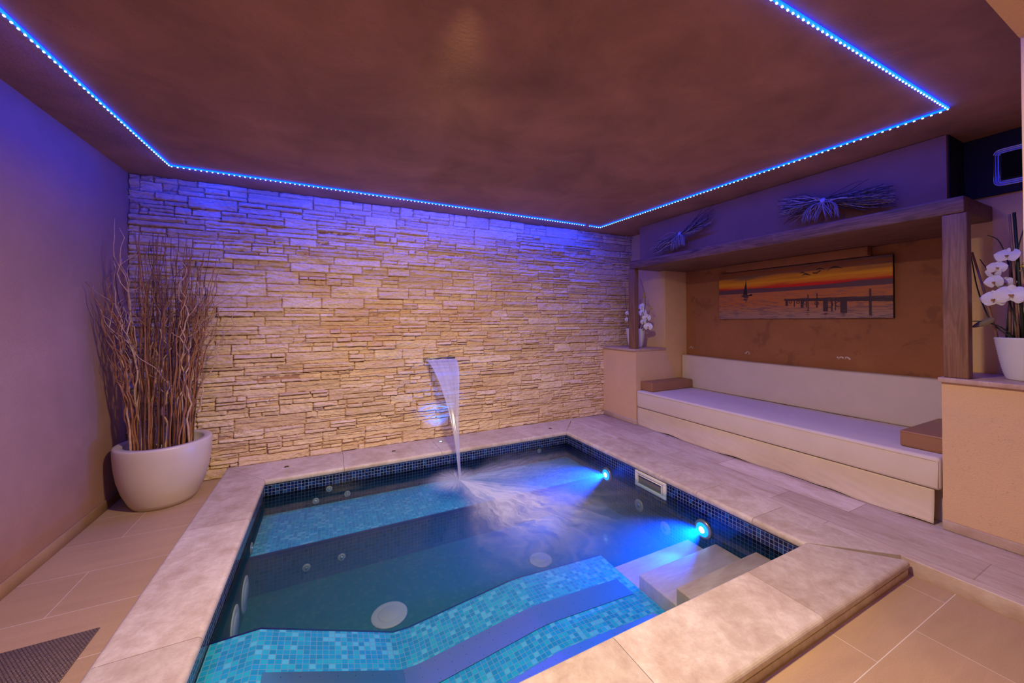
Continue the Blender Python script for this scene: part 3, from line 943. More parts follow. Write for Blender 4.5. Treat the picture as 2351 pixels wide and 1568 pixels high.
# streaks run down the sheet and close in with it
zrel = sm.math('DIVIDE', sm.math('SUBTRACT', sep.outputs[2], ZW), 0.972)
wid = sm.math('ADD', sm.math('MULTIPLY', sm.math('POWER', sm.math('MAXIMUM', zrel, 0.001), 2.2), 0.145), 0.012)
cx = sm.math('ADD', sm.math('MULTIPLY', zrel, 0.048), 1.018)
lat = sm.math('DIVIDE', sm.math('SUBTRACT', sep.outputs[0], cx), wid)
cvx = sm.n('ShaderNodeCombineXYZ'); sm.l(sm.math('MULTIPLY', lat, 3.5), cvx.inputs[0]); sm.l(sm.math('MULTIPLY', zrel, 0.5), cvx.inputs[1])
nz_ = sm.noise(cvx.outputs[0], 1.6, 5, 0.6, 0.2)
alpha = sm.math('MULTIPLY', sm.ramp(nz_, [(0.3, (0.35, 0.35, 0.35)), (0.75, (0.75, 0.75, 0.75))]), 0.7)
d_ = sm.n('ShaderNodeBsdfDiffuse'); d_.inputs[0].default_value = (0.8, 0.8, 0.82, 1)
tl_ = sm.n('ShaderNodeBsdfTranslucent'); tl_.inputs[0].default_value = (0.8, 0.8, 0.82, 1)
g_ = sm.n('ShaderNodeBsdfGlossy'); g_.inputs['Roughness'].default_value = 0.2
m1 = sm.n('ShaderNodeMixShader'); m1.inputs[0].default_value = 0.5
sm.l(d_.outputs[0], m1.inputs[1]); sm.l(tl_.outputs[0], m1.inputs[2])
m2 = sm.n('ShaderNodeMixShader'); m2.inputs[0].default_value = 0.08
sm.l(m1.outputs[0], m2.inputs[1]); sm.l(g_.outputs[0], m2.inputs[2])
tp = sm.n('ShaderNodeBsdfTransparent')
m3 = sm.n('ShaderNodeMixShader')
sm.l(alpha, m3.inputs[0]); sm.l(tp.outputs[0], m3.inputs[1]); sm.l(m2.outputs[0], m3.inputs[2])
sm.l(m3.outputs[0], sm.out.inputs['Surface'])
tag(obj('waterfall', stream(), sm.m, None, auto=False), 'sheet of water falling from the wall slot and narrowing into the pool', 'water')

# ---------------------------------------------------------------- LED strip
led = thing('led_strip', 'long blue LED strip fixed round the brown ceiling', 'light strip', (1.0, 2.2, ZC))
corners = [(-1.10, 0.80), (-1.10, 2.08), (-1.064, 3.593), (3.03, 3.676), (3.06, 0.773), (-1.10, 0.80)]
def cpt(a, b_, s_):
    return (a[0] + (b_[0] - a[0]) * s_, a[1] + (b_[1] - a[1]) * s_)
M_tape = emis('led_tape_glow', (0.0, 0.025, 1.0), 14.0, True)
tape = B(); diodes = []
for i, (a, b_) in enumerate(zip(corners, corners[1:])):
    L = math.dist(a, b_)
    d = ((b_[0] - a[0]) / L, (b_[1] - a[1]) / L)
    gaps = [(0, L)]
    if i == 2:
        gaps = [(0, L * 0.944), (L * 0.958, L)]
    for (s0, s1) in gaps:
        p0, p1 = (a[0] + d[0] * s0, a[1] + d[1] * s0), (a[0] + d[0] * s1, a[1] + d[1] * s1)
        nn = (-d[1] * 0.0045, d[0] * 0.0045)
        tape.prism([(p0[0] + nn[0], p0[1] + nn[1]), (p1[0] + nn[0], p1[1] + nn[1]), (p1[0] - nn[0], p1[1] - nn[1]), (p0[0] - nn[0], p0[1] - nn[1])], ZC - 0.012, ZC - 0.004)
        al = bpy.data.lights.new('led_run', 'AREA')
        al.shape = 'RECTANGLE'; al.size = (s1 - s0); al.size_y = 0.003
        al.energy = LEDP = (6.5, 8.0, 11.0, 8.0, 6.0)[i] * (s1 - s0)
        al.color = (0.0, 0.03, 1.0)
        ao = bpy.data.objects.new('led_run', al); COL.objects.link(ao)
        ao.location = ((p0[0] + p1[0]) / 2, (p0[1] + p1[1]) / 2, ZC - 0.0135)
        ao.rotation_euler = (R((15, 18, 28, 6, 0)[i]), 0, math.atan2(d[1], d[0]))
        k = 0
        s_ = s0 + 0.01
        while s_ < s1 - 0.005:
            diodes.append((a[0] + d[0] * s_, a[1] + d[1] * s_, math.atan2(d[1], d[0])))
            s_ += 0.0345
obj('tape', tape, M_tape, led)
M_diode = emis('led_diode', (0.5, 0.85, 1.0), 4.0, False)
diodes = [q for q in diodes if q[1] > 0.77 and not (q[0] < 1.2 and q[1] < 0.9) and not (q[0] < -1.0 and q[1] < 1.9)]
diodes.sort(key=lambda q: math.hypot(q[0], q[1]))
def diode_b(q):
    c, s_ = math.cos(q[2]), math.sin(q[2])
    hl, hw = 0.0042, 0.0026
    poly = [(q[0] + c * x - s_ * y, q[1] + s_ * x + c * y) for x, y in ((-hl, -hw), (hl, -hw), (hl, hw), (-hl, hw))]
    return poly
for q in diodes[:100]:
    obj('diode', B().prism(diode_b(q), ZC - 0.0195, ZC - 0.0145), M_diode, led)
rest = B()
for q in diodes[100:]:
    rest.prism(diode_b(q), ZC - 0.0195, ZC - 0.0145)
tag(obj('diode_row', rest, M_diode, led), kind='stuff')

# ---------------------------------------------------------------- warm lamps of the room, plus an added fill spot
def area(name, loc, tgt, sx, sy, power, col):
    al = bpy.data.lights.new(name, 'AREA')
    al.shape = 'RECTANGLE'; al.size = sx; al.size_y = sy; al.energy = power; al.color = col
    ao = bpy.data.objects.new(name, al); COL.objects.link(ao)
    ao.location = loc
    ao.rotation_euler = (Vector(tgt) - Vector(loc)).to_track_quat('-Z', 'Y').to_euler()
    return ao
area('ceiling_downlight', (0.55, 1.14, 2.46), (0.58, 1.3, 0.0), 0.16, 0.16, 88, (1.0, 0.76, 0.38)).data.spread = R(168)
area('hall_light', (0.3, -1.6, 2.40), (1.0, 1.2, 0.6), 0.5, 0.5, 24, (1.0, 0.76, 0.42))
wl = bpy.data.lights.new('stone_wall_fill', 'SPOT')  # added unseen spot, brightens the middle of the stone wall
wl.energy = 95; wl.color = (1.0, 0.76, 0.36); wl.spot_size = R(88); wl.spot_blend = 1.0; wl.shadow_soft_size = 0.05
wo = bpy.data.objects.new('stone_wall_fill', wl); COL.objects.link(wo)
wo.location = (0.45, 1.2, 2.44)
wo.rotation_euler = (Vector((0.95, 3.95, 0.75)) - Vector(wo.location)).to_track_quat('-Z', 'Y').to_euler()
W = bpy.data.worlds.new('world'); S.world = W; W.use_nodes = True
W.node_tree.nodes['Background'].inputs[0].default_value = (0.4, 0.25, 0.3, 1)
W.node_tree.nodes['Background'].inputs[1].default_value = 0.02

# ---------------------------------------------------------------- planter and willow branches
PC = (-1.10, 3.645)
t = thing('planter', 'big round cream planter in the corner by the stone wall', 'planter', (PC[0], PC[1], 0))
t.scale = (1, 1, 1)
ph = 0.45
prof_p = [(0.165, 0.0), (0.178, 0.004), (0.20, 0.04), (0.232, 0.12), (0.256, 0.21), (0.269, 0.30), (0.275, 0.38), (0.276, 0.435), (0.272, 0.447), (0.262, 0.45), (0.228, 0.447), (0.222, 0.438), (0.220, 0.37), (0.0, 0.365)]
obj('shell', B().lathe([(a, b_) for a, b_ in prof_p], (PC[0], PC[1], 0), 72), M_planter, t)
pb = B()
rg = random.Random(5)
for i in range(420):
    a = rg.uniform(0, 2 * math.pi); rr = 0.205 * math.sqrt(rg.random())
    s_ = rg.uniform(0.005, 0.010)
    bm = bmesh.new(); bmesh.ops.create_icosphere(bm, subdivisions=1, radius=s_)
    for v in bm.verts:
        v.co = Vector((v.co.x * 1.2, v.co.y, v.co.z * 0.8)) + Vector((PC[0] + rr * math.cos(a), PC[1] + rr * math.sin(a), 0.372 + rg.uniform(0, 0.012)))
    pb.from_bm(bm, True)
tag(obj('pebbles', pb, M_pebble, None, at=(PC[0], PC[1], 0.365)), 'white pebbles filling the cream planter around the branches', 'pebbles', kind='stuff')

def branch(i, kind):
    g_ = random.Random(100 + i)
    a = g_.uniform(0, 2 * math.pi); rr = 0.165 * math.sqrt(g_.random())
    bx, by = PC[0] + rr * math.cos(a), PC[1] + rr * math.sin(a)
    n = 26
    if kind == 'rod':
        top = g_.uniform(1.5, 2.0)
        lean = Vector((g_.gauss(0, 0.07) + 0.35 * (bx - PC[0]), g_.gauss(0, 0.05) + 0.1 * (by - PC[1]), 0))
        wob = 0.010; r0 = g_.uniform(0.004, 0.0065)
        frq = g_.uniform(3, 5)
    elif kind == 'curly':
        top = g_.uniform(1.3, 1.9)
        lean = Vector((g_.gauss(0.02, 0.12) + 0.5 * (bx - PC[0]), g_.gauss(-0.03, 0.06), 0))
        wob = g_.uniform(0.022, 0.036); r0 = g_.uniform(0.0055, 0.008)
        frq = g_.uniform(5, 9)
    elif kind == 'left':
        bx = PC[0] - g_.uniform(0.10, 0.165); by = PC[1] - g_.uniform(0.0, 0.12)
        top = g_.uniform(1.35, 2.06)
        lean = Vector((-g_.uniform(0.02, 0.13), -g_.uniform(0.0, 0.28), 0))
        wob = g_.uniform(0.014, 0.022); r0 = g_.uniform(0.0055, 0.0075); frq = g_.uniform(5, 8)
    else:
        bx = PC[0] + g_.uniform(0.09, 0.16)
        top = g_.uniform(1.4, 1.75)
        lean = Vector((g_.uniform(0.06, 0.22), -g_.uniform(0.0, 0.12), 0))
        wob = g_.uniform(0.018, 0.028); r0 = g_.uniform(0.0045, 0.0065); frq = g_.uniform(5, 8)
    p1, p2, p3, p4 = [g_.uniform(0, 6.28) for _ in range(4)]
    z0 = 0.372
    pts = []; rad = []
    for k in range(n + 1):
        s_ = k / n
        z = z0 + (top - z0) * s_
        env = 0.3 + 0.7 * s_
        x = bx + lean.x * s_ ** 1.5 + wob * env * (math.sin(frq * s_ * 2 * math.pi * 0.5 + p1) + 0.45 * math.sin(frq * 2.3 * s_ * 3.14 + p2)) * min(1, s_ * 5)
        y = by + lean.y * s_ ** 1.5 + wob * env * (math.cos(frq * s_ * 2 * math.pi * 0.5 + p3) + 0.45 * math.sin(frq * 2.1 * s_ * 3.14 + p4)) * min(1, s_ * 5)
        x = max(x, XL + 0.012); y = min(y, YB - 0.06)
        if z < 0.46:
            q = Vector((x - PC[0], y - PC[1]))
            if q.length > 0.2:
                q = q.normalized() * 0.2
                x, y = PC[0] + q.x, PC[1] + q.y
        pts.append((x, y, z)); rad.append(r0 * (1 - 0.78 * s_) + 0.0007)
    b = B().tube(pts, rad, 6)
    # side shoots near the top
    for _ in range(g_.choice((1, 2, 3)) if kind != 'rod' else g_.choice((0, 1, 1, 2))):
        k0 = g_.randint(int(n * 0.45), n - 5)
        p = Vector(pts[k0]); d = Vector((g_.gauss(0, 0.5), g_.gauss(0, 0.3), 1)).normalized()
        q = [p]
        L = g_.uniform(0.12, 0.34)
        ph_ = g_.uniform(0, 6)
        for m_ in range(1, 9):
            ss = m_ / 8
            pp = p + d * L * ss + Vector((math.sin(ss * 7 + ph_) - math.sin(ph_), math.cos(ss * 6 + ph_) - math.cos(ph_), 0)) * 0.014
            pp.x = max(pp.x, XL + 0.01); pp.y = min(pp.y, YB - 0.06)
            q.append(pp)
        rr0 = rad[k0] * 0.6
        b.tube(q, [rr0 * (1 - 0.8 * m_ / 8) + 0.0005 for m_ in range(9)], 5)
    return b, (bx, by, z0)
LAB = {'rod': ('straight brown willow rod standing in the cream planter', 'straight brown willow rods in the planter'),
       'dark': ('dark straight willow rod among the brown ones in the cream planter', 'dark willow rods in the planter'),
       'curly': ('pale curly willow branch twisting up from the cream planter', 'pale curly willow branches in the planter'),
       'left': ('curly willow branch leaning out of the planter towards the left wall', 'willow branches leaning left'),
       'right': ('thin curly willow branch leaning out of the planter to the right', 'willow branches leaning right')}
plan = [('rod', 58), ('dark', 16), ('curly', 10), ('left', 14), ('right', 9)]
ii = 0
for kd, cnt in plan:
    for c in range(cnt):
        b, at_ = branch(ii, 'rod' if kd == 'dark' else kd)
        ii += 1
        mt = {'rod': M_twigA, 'dark': M_twigC, 'curly': M_twigB, 'left': M_twigB if c % 2 else M_twigA, 'right': M_twigB if c % 2 else M_twigA}[kd]
        tag(obj('willow_branch', b, mt, None, at=at_), LAB[kd][0], 'branch', LAB[kd][1])

# ---------------------------------------------------------------- door mat
mt = NT('woven_mat')
mt.set(Roughness=0.8)
ck = mt.n('ShaderNodeTexBrick', offset=0.5, offset_frequency=2)
ck.inputs['Scale'].default_value = 1; ck.inputs['Brick Width'].default_value = 0.011; ck.inputs['Row Height'].default_value = 0.0075
ck.inputs['Mortar Size'].default_value = 0.0014; ck.inputs['Color1'].default_value = (0.20, 0.125, 0.10, 1); ck.inputs['Color2'].default_value = (0.27, 0.18, 0.14, 1); ck.inputs['Mortar'].default_value = (0.03, 0.02, 0.02, 1)
uv = mt.n('ShaderNodeUVMap'); mt.l(uv.outputs[0], ck.inputs['Vector'])
mt.base(ck.outputs['Color']); mt.bump(mt.math('SUBTRACT', 1.0, ck.outputs['Fac']), 0.8, 0.002)
tag(obj('floor_mat', B().box(-1.34, -0.892, 1.35, 2.252, 0.0, 0.006, 0.002, 1), mt.m), 'dark woven floor mat on beige tiles beside the pool', 'mat')

# ---------------------------------------------------------------- sofa
NY0, NY1 = 0.883, 3.352
t = thing('built_in_sofa', 'long cream upholstered sofa built into the niche', 'sofa', (3.7, 2.12, ZT))
def cushion(x0, x1, y0, y1, z0, z1, rad, sag=0.0, nx=18, ny=60, nz=10, puff=0.0):
    bm = bmesh.new()
    bmesh.ops.create_cube(bm, size=1)
    for v in bm.verts:
        v.co = Vector(((x0 + x1) / 2 + v.co.x * (x1 - x0), (y0 + y1) / 2 + v.co.y * (y1 - y0), (z0 + z1) / 2 + v.co.z * (z1 - z0)))
    bmesh.ops.subdivide_edges(bm, edges=[e_ for e_ in bm.edges if abs((e_.verts[0].co - e_.verts[1].co).y) > 0.1], cuts=ny, use_grid_fill=True)
    bmesh.ops.bevel(bm, geom=[e_ for e_ in bm.edges if len(e_.link_faces) == 2 and e_.calc_face_angle(0) > 1.0], offset=rad, segments=4, profile=0.5, affect='EDGES', clamp_overlap=True)
    for v in bm.verts:
        s_ = (v.co.y - y0) / (y1 - y0)
        if v.co.z > (z0 + z1) / 2:
            v.co.z += -sag * math.sin(math.pi * s_) + 0.0025 * noise.noise(Vector((v.co.x * 3, v.co.y * 4, 0)))
    return B().from_bm(bm, True)
obj('seat_base', B().box(3.40, XN - 0.005, NY0 + 0.012, NY1 - 0.01, ZT, 0.288), M_skirt, t)
seat = obj('seat_cushion', cushion(3.30, 4.07, NY0, NY1, 0.292, 0.492, 0.022, 0.004), M_fabric, t)
back = obj('backrest', cushion(4.075, 4.175, NY0, NY1, 0.48, 0.885, 0.018, 0.012), M_fabric, t)
pp = B()
pp.tube([(3.2995, NY0 + 0.02, 0.468), (3.2995, NY1 - 0.02, 0.468)], 0.0022, 5).tube([(3.2995, NY0 + 0.02, 0.304), (3.2995, NY1 - 0.02, 0.304)], 0.0022, 5)
pp.tube([(3.2995, NY0 + 0.012, 0.31), (3.2995, NY0 + 0.012, 0.47)], 0.0022, 5).tube([(3.2995, NY1 - 0.012, 0.31), (3.2995, NY1 - 0.012, 0.47)], 0.0022, 5)
obj('piping', pp, M_skirt, seat)
def skirt(u_, v_):
    y = NY0 + 0.03 + (NY1 - NY0 - 0.035) * u_
    z = 0.29 - (0.29 - 0.086) * v_
    a = v_ ** 0.8
    x = 3.312 + a * (0.007 * math.sin(u_ * 17 + v_ * 1.6) + 0.014 * math.sin(u_ * 9.0 - v_ * 2.2 + 1) + 0.004 * noise.noise(Vector((u_ * 26 + v_ * 5, v_ * 4, 2)))) - 0.014 * a
    z += v_ * (0.006 * math.sin(u_ * 23 + 2) + 0.004 * math.sin(u_ * 41))
    if v_ > 0.9:
        z = max(z, 0.083)
    return (x, y, z)
sk = obj('skirt', B().grid(skirt, 160, 18), M_skirt, t)
md = sk.modifiers.new('thick', 'SOLIDIFY'); md.thickness = 0.003
hem = B().tube([skirt(i / 160, 1.0) for i in range(161)], 0.0022, 5)
obj('hem', hem, M_skirt, sk)
# tan cushions
for (x0, x1, y0, y1, lab) in ((3.365, 4.045, 3.17, 3.350, 'tan leather box cushion lying at the far left end of the sofa'), (3.405, 4.055, 0.885, 1.095, 'tan leather box cushion lying at the near right end of the sofa')):
    c = thing('box_cushion', lab, 'cushion', ((x0 + x1) / 2, (y0 + y1) / 2, 0.494), 'tan cushions on the sofa')
    z0_, z1_ = 0.494, 0.598
    body = obj('cushion_body', cushion(x0, x1, y0, y1, z0_, z1_, 0.009, 0.0, ny=8), M_leather, c)
    s_ = B()
    for zz in (z0_ + 0.012, z1_ - 0.012):
        yf = y0 if y0 > 2 else y0
        loop = [(x0, y0 + 0.006, zz), (x0, y1 - 0.006, zz), (x1, y1, zz), (x1, y0, zz), (x0, y0 + 0.006, zz)]
        for p_, q_ in zip(loop, loop[1:]):
            s_.tube([p_, q_], 0.0012, 4)
    obj('stitching', s_, M_leather, c)

# ---------------------------------------------------------------- shelf and posts
obj_sh = obj('shelf_board', B().box(3.30, XR - 0.002, 0.777, 3.458, 1.952, 2.048, 0.006, 3), M_woodY)
obj('soffit_board', B().box(XR - 0.002, XN - 0.002, 0.877, 3.358, 1.952, 2.048), M_woodY, obj_sh)
tag(obj_sh, 'thick dark oak shelf beam spanning over the sofa niche', 'shelf')
tag(obj('wooden_post', B().box(3.302, 3.372, 0.768, 0.868, 0.984, 1.951, 0.006, 3), M_woodZ), 'dark oak post on the near right ledge beside the white orchid pot', 'post', 'oak posts holding the shelf')
tag(obj('wooden_post', B().box(3.302, 3.372, 3.380, 3.478, 0.984, 1.951, 0.006, 3), M_woodZ), 'dark oak post on the far left ledge in front of the orchid', 'post', 'oak posts holding the shelf')

# ---------------------------------------------------------------- black panel and vent grille
struct('trim_4', B().box(XR - 0.02, XR, -0.2, 0.893, 2.115, ZC, 0.0).box(3.53, XR, 0.889, 0.8948, 2.05, ZC), M_black)
t = thing('vent_grille', 'steel framed ventilation grille with dark slats on the black panel', 'grille', (XR - 0.02, 0.60, 2.16))
gy0, gy1, gz0, gz1 = 0.42, 0.765, 2.165, 2.392
def rrect(y0, y1, z0, z1, rad, n=6):
    out = []
    for (cy, cz, a0) in ((y1 - rad, z1 - rad, 0), (y0 + rad, z1 - rad, 90), (y0 + rad, z0 + rad, 180), (y1 - rad, z0 + rad, 270)):
        for k in range(n + 1):
            a = R(a0 + 90 * k / n)
            out.append((cy + rad * math.cos(a), cz + rad * math.sin(a)))
    return out
fr = B()
for (ins, rr) in ((0.0, 0.0045), (0.011, 0.003), (0.024, 0.004)):
    lp = rrect(gy0 + ins, gy1 - ins, gz0 + ins, gz1 - ins, 0.03 - ins * 0.6)
    fr.tube([(XR - 0.024, y, z) for y, z in lp + lp[:1]], rr, 6)
obj('frame', fr, M_steel, t)
b = B()
lp = rrect(gy0, gy1, gz0, gz1, 0.03)
b.add([(XR - 0.022, y, z) for y, z in lp], [tuple(range(len(lp)))])
obj('plate', b, plain('grille_plate', (0.25, 0.25, 0.28), 0.35, 0.8), t)
b = B()
for k in range(16):
    z = gz0 + 0.036 + k * (gz1 - gz0 - 0.07) / 15
    b.add([(XR - 0.024, gy0 + 0.03, z - 0.004), (XR - 0.024, gy1 - 0.03, z - 0.004), (XR - 0.036, gy1 - 0.03, z + 0.004), (XR - 0.036, gy0 + 0.03, z + 0.004)], [(0, 1, 2, 3)])
sl = obj('slats', b, M_dark, t)
sl.modifiers.new('t', 'SOLIDIFY').thickness = 0.0015
for (y, z) in ((0.59, gz0 + 0.008), (0.59, gz1 - 0.008)):
    obj('screw', B().lathe([(0.001, -0.008), (0.004, -0.007), (0.005, 0)], (XR - 0.022, y, z), 12, 'x'), M_steel, t)

# ---------------------------------------------------------------- picture (canvas print of a sunset)
def picture():
    y0, y1, z0, z1 = 1.362, 2.877, 1.343, 1.866
    t = thing('canvas_picture', 'wide unframed canvas print of an orange sunset with sailing boat and jetty', 'picture', (4.16, 2.12, z0))
    obj('canvas_block', B().box(XN - 0.034, XN - 0.001, y0, y1, z0, z1, 0.002, 1), plain('canvas_edge', (0.03, 0.015, 0.02), 0.7), t)
    nu, nv = 640, 220
    U, V = np.meshgrid(np.linspace(0, 1, nu), np.linspace(0, 1, nv))     # u: left to right in the view, v: bottom to top
    rs = np.random.RandomState(4); tab = rs.rand(128, 128)
    def vn(a, b_):
        ia, ib = np.floor(a).astype(int), np.floor(b_).astype(int); fa, fb = a - ia, b_ - ib
        fa = fa * fa * (3 - 2 * fa); fb = fb * fb * (3 - 2 * fb)
        q = lambda i, j: tab[i % 128, j % 128]
        return q(ia, ib) * (1 - fa) * (1 - fb) + q(ia + 1, ib) * fa * (1 - fb) + q(ia, ib + 1) * (1 - fa) * fb + q(ia + 1, ib + 1) * fa * fb
    def fb_(a, b_, o_=4):
        r_ = 0; w_ = 0.5
        for k in range(o_):
            r_ = r_ + w_ * vn(a * 2 ** k + 7 * k, b_ * 2 ** k + 3 * k); w_ *= 0.5
        return r_
    cl = fb_(U * 4.5 + 2, V * 17 - U * 2.0)
    wv = fb_(U * 22, V * 75 + U * 3)
    big = fb_(U * 2.2 + 5, V * 5 + 1)
    def lerp3(x, st):
        xs_ = [s_[0] for s_ in st]
        return np.stack([np.interp(x, xs_, [s_[1][c] for s_ in st]) for c in range(3)], -1)
    sky = lerp3(V + 0.10 * (cl - 0.5), [(0.50, (0.13, 0.05, 0.06)), (0.60, (0.15, 0.05, 0.055)), (0.635, (0.42, 0.045, 0.02)), (0.67, (0.55, 0.18, 0.025)), (0.74, (0.62, 0.33, 0.06)), (0.80, (0.50, 0.23, 0.05)), (0.88, (0.22, 0.11, 0.06)), (0.95, (0.25, 0.10, 0.03)), (1.0, (0.16, 0.09, 0.07))])
    dk = np.clip((cl - 0.50) * 5, 0, 1)[..., None] * np.clip((V - 0.7) * 4, 0, 1)[..., None]
    sky = sky * (1 - 0.6 * dk) + np.array([0.06, 0.055, 0.06]) * 0.6 * dk
    redf = np.exp(-((U - 0.58) / 0.3) ** 2)[..., None] * np.exp(-((V - 0.625) / 0.03) ** 2)[..., None]
    sky = sky * (1 - redf) + np.array([0.55, 0.02, 0.015]) * redf
    sea = lerp3(V, [(0.0, (0.30, 0.20, 0.17)), (0.12, (0.33, 0.19, 0.13)), (0.3, (0.42, 0.17, 0.07)), (0.53, (0.42, 0.17, 0.08))])
    dkw = np.clip((wv - 0.48) * 7, 0, 1)[..., None] * (1.0 - 0.9 * V[..., None])
    sea = sea * (1 - 0.7 * dkw) + np.array([0.09, 0.06, 0.10]) * 0.7 * dkw
    img = np.where((V > 0.53)[..., None], sky, sea)
    band = ((V > 0.53) & (V < 0.625 + 0.03 * (big - 0.5)))[..., None]
    img = np.where(band & (redf < 0.5), np.array([0.10, 0.05, 0.065]), img)
    dark = np.array([0.010, 0.008, 0.012])
    def fill(mask, c=dark):
        img[mask] = c
    # boat: hull, mast and sails
    fill((V > 0.475) & (V < 0.495) & (U > 0.175) & (U < 0.255))
    fill((V > 0.49) & (V < 0.515) & (U > 0.235) & (U < 0.255))
    st = (V - 0.50) / 0.30
    fill((V > 0.50) & (V < 0.80) & (U > 0.1865 + st * 0.0225) & (U < 0.2185 - st * 0.008))
    fill((V > 0.46) & (V < 0.82) & (np.abs(U - 0.2105) < 0.0013))
    refl = (V > 0.34) & (V < 0.475) & (np.abs(U - 0.207 + 0.02 * (wv - 0.5)) < 0.022 * (V - 0.30) / 0.17) & (wv > 0.40)
    fill(refl, np.array([0.06, 0.03, 0.035]))
    # jetty
    wood_c = np.array([0.045, 0.022, 0.028])
    jt = 0.375 - 0.02 * (U - 0.46) / 0.54; jb = jt - 0.035 - 0.06 * np.clip((U - 0.46) / 0.54, 0, 1)
    fill((U > 0.462) & (V < jt) & (V > jb), wood_c)
    fill((U > 0.60) & (V < jt) & (V > jt - 0.035) & (wv > 0.5), np.array([0.075, 0.04, 0.045]))
    for (a, w_, b0) in ((0.478, 0.008, 0.24), (0.524, 0.003, 0.22), (0.568, 0.009, 0.20), (0.592, 0.003, 0.21), (0.602, 0.0035, 0.14), (0.650, 0.004, 0.19), (0.694, 0.012, 0.12), (0.726, 0.004, 0.12), (0.744, 0.0035, 0.14), (0.784, 0.016, 0.09), (0.905, 0.006, 0.04)):
        fill((np.abs(U - a) < w_) & (V < jt) & (V > b0), wood_c)
    for (a, w_, t0) in ((0.602, 0.0035, 0.44), (0.650, 0.0032, 0.455), (0.905, 0.005, 0.475)):
        fill((np.abs(U - a) < w_) & (V > 0.3) & (V < t0), wood_c)
    for (a, b0, rr) in ((0.50, 0.315, 0.030), (0.545, 0.305, 0.030), (0.585, 0.29, 0.035), (0.648, 0.27, 0.035), (0.715, 0.24, 0.055), (0.760, 0.24, 0.05)):
        d_ = np.sqrt(((U - a) * 2.9) ** 2 + (V - b0) ** 2)
        fill((d_ < rr) & (d_ > rr - 0.014), wood_c)
    for a in (0.602, 0.784, 0.694, 0.905):
        fill((np.abs(U - a - 0.004 * np.sin(V * 160)) < 0.008) & (V < 0.14) & (V > 0.02) & (wv > 0.5), np.array([0.07, 0.04, 0.045]))
    # birds
    def bird(cx, cy, w_, h_, th, slope=0.0):
        x = (U - cx) / w_
        arc = cy + h_ * (1 - x * x) * (1 - 0.3 * x) + slope * x
        fill((np.abs(x) < 1) & (np.abs(V - arc) < th * (1 - 0.75 * np.abs(x))))
    bird(0.572, 0.835, 0.017, 0.020, 0.012); bird(0.592, 0.785, 0.026, 0.036, 0.015); bird(0.668, 0.865, 0.023, 0.030, 0.011)
    bird(0.742, 0.845, 0.038, 0.05, 0.013, 0.01)
    fill((np.abs(V - 0.815 - (U - 0.648) * 1.9) < 0.012) & (U > 0.648) & (U < 0.67)); fill((np.abs(V - 0.815 + (U - 0.648) * 0.7) < 0.010) & (U > 0.628) & (U < 0.65))
    me = bpy.data.meshes.new('printed_canvas')
    off = t.location
    Yp = y1 + (y0 - y1) * U; Zp = z0 + (z1 - z0) * V
    co = np.stack([np.full_like(Yp, XN - 0.0348) - off.x, Yp - off.y, Zp - off.z], -1).reshape(-1, 3)
    idx = np.arange(nu * nv).reshape(nv, nu)
    q = np.stack([idx[:-1, :-1], idx[1:, :-1], idx[1:, 1:], idx[:-1, 1:]], -1).reshape(-1, 4)[:, ::-1]
    me.from_pydata(co.tolist(), [], q.tolist())
    ca = me.color_attributes.new('print', 'FLOAT_COLOR', 'POINT')
    rgba = np.concatenate([np.clip(img, 0, 1), np.ones(img.shape[:2] + (1,))], -1)
    ca.data.foreach_set('color', rgba.astype(np.float32).ravel())
    tt = NT('canvas_print'); tt.set(Roughness=0.55)
    a = tt.n('ShaderNodeVertexColor', layer_name='print')
    mm = tt.n('ShaderNodeHueSaturation'); mm.inputs['Saturation'].default_value = 1.12; mm.inputs['Value'].default_value = 1.3; tt.l(a.outputs[0], mm.inputs['Color']); mm = mm.outputs[0]
    gg = tt.n('ShaderNodeGamma'); gg.inputs[1].default_value = 1.05
    tt.l(mm, gg.inputs[0]); tt.base(gg.outputs[0])
    me.materials.append(tt.m)
    o = bpy.data.objects.new('printed_canvas', me); COL.objects.link(o); o.parent = t
picture()
# plaster chips on the niche wall
rg = random.Random(3)
for (cy, cz, nn, lab) in ((3.285, 0.968, 5, 'small white plaster chip mark on the brown wall at far left'), (2.57, 0.955, 7, 'small white plaster chip mark on the brown wall under the picture, left'), (1.70, 0.976, 12, 'small white plaster chip mark on the brown wall under the picture, right')):
    b = B()
    for k in range(nn):
        a = math.pi * (k / (nn - 1)); rr = rg.uniform(0.012, 0.026)
        oy = 0 if nn < 10 else (0.03 if k % 2 else -0.02)
        b.add([], [])
        bm = bmesh.new(); bmesh.ops.create_icosphere(bm, subdivisions=1, radius=rg.uniform(0.004, 0.008))
        for v in bm.verts:
            v.co = Vector((v.co.x * 0.15, v.co.y, v.co.z)) + Vector((XN - 0.0005, cy + oy - rr * math.cos(a) * 1.1 + rg.uniform(-.003, .003), cz + rr * 0.8 * math.sin(a) + rg.uniform(-.004, .004)))
        b.from_bm(bm, False)
    tag(obj('plaster_chip', b, plain('bare_plaster', (0.65, 0.55, 0.5), 0.9)), lab, 'wall mark')

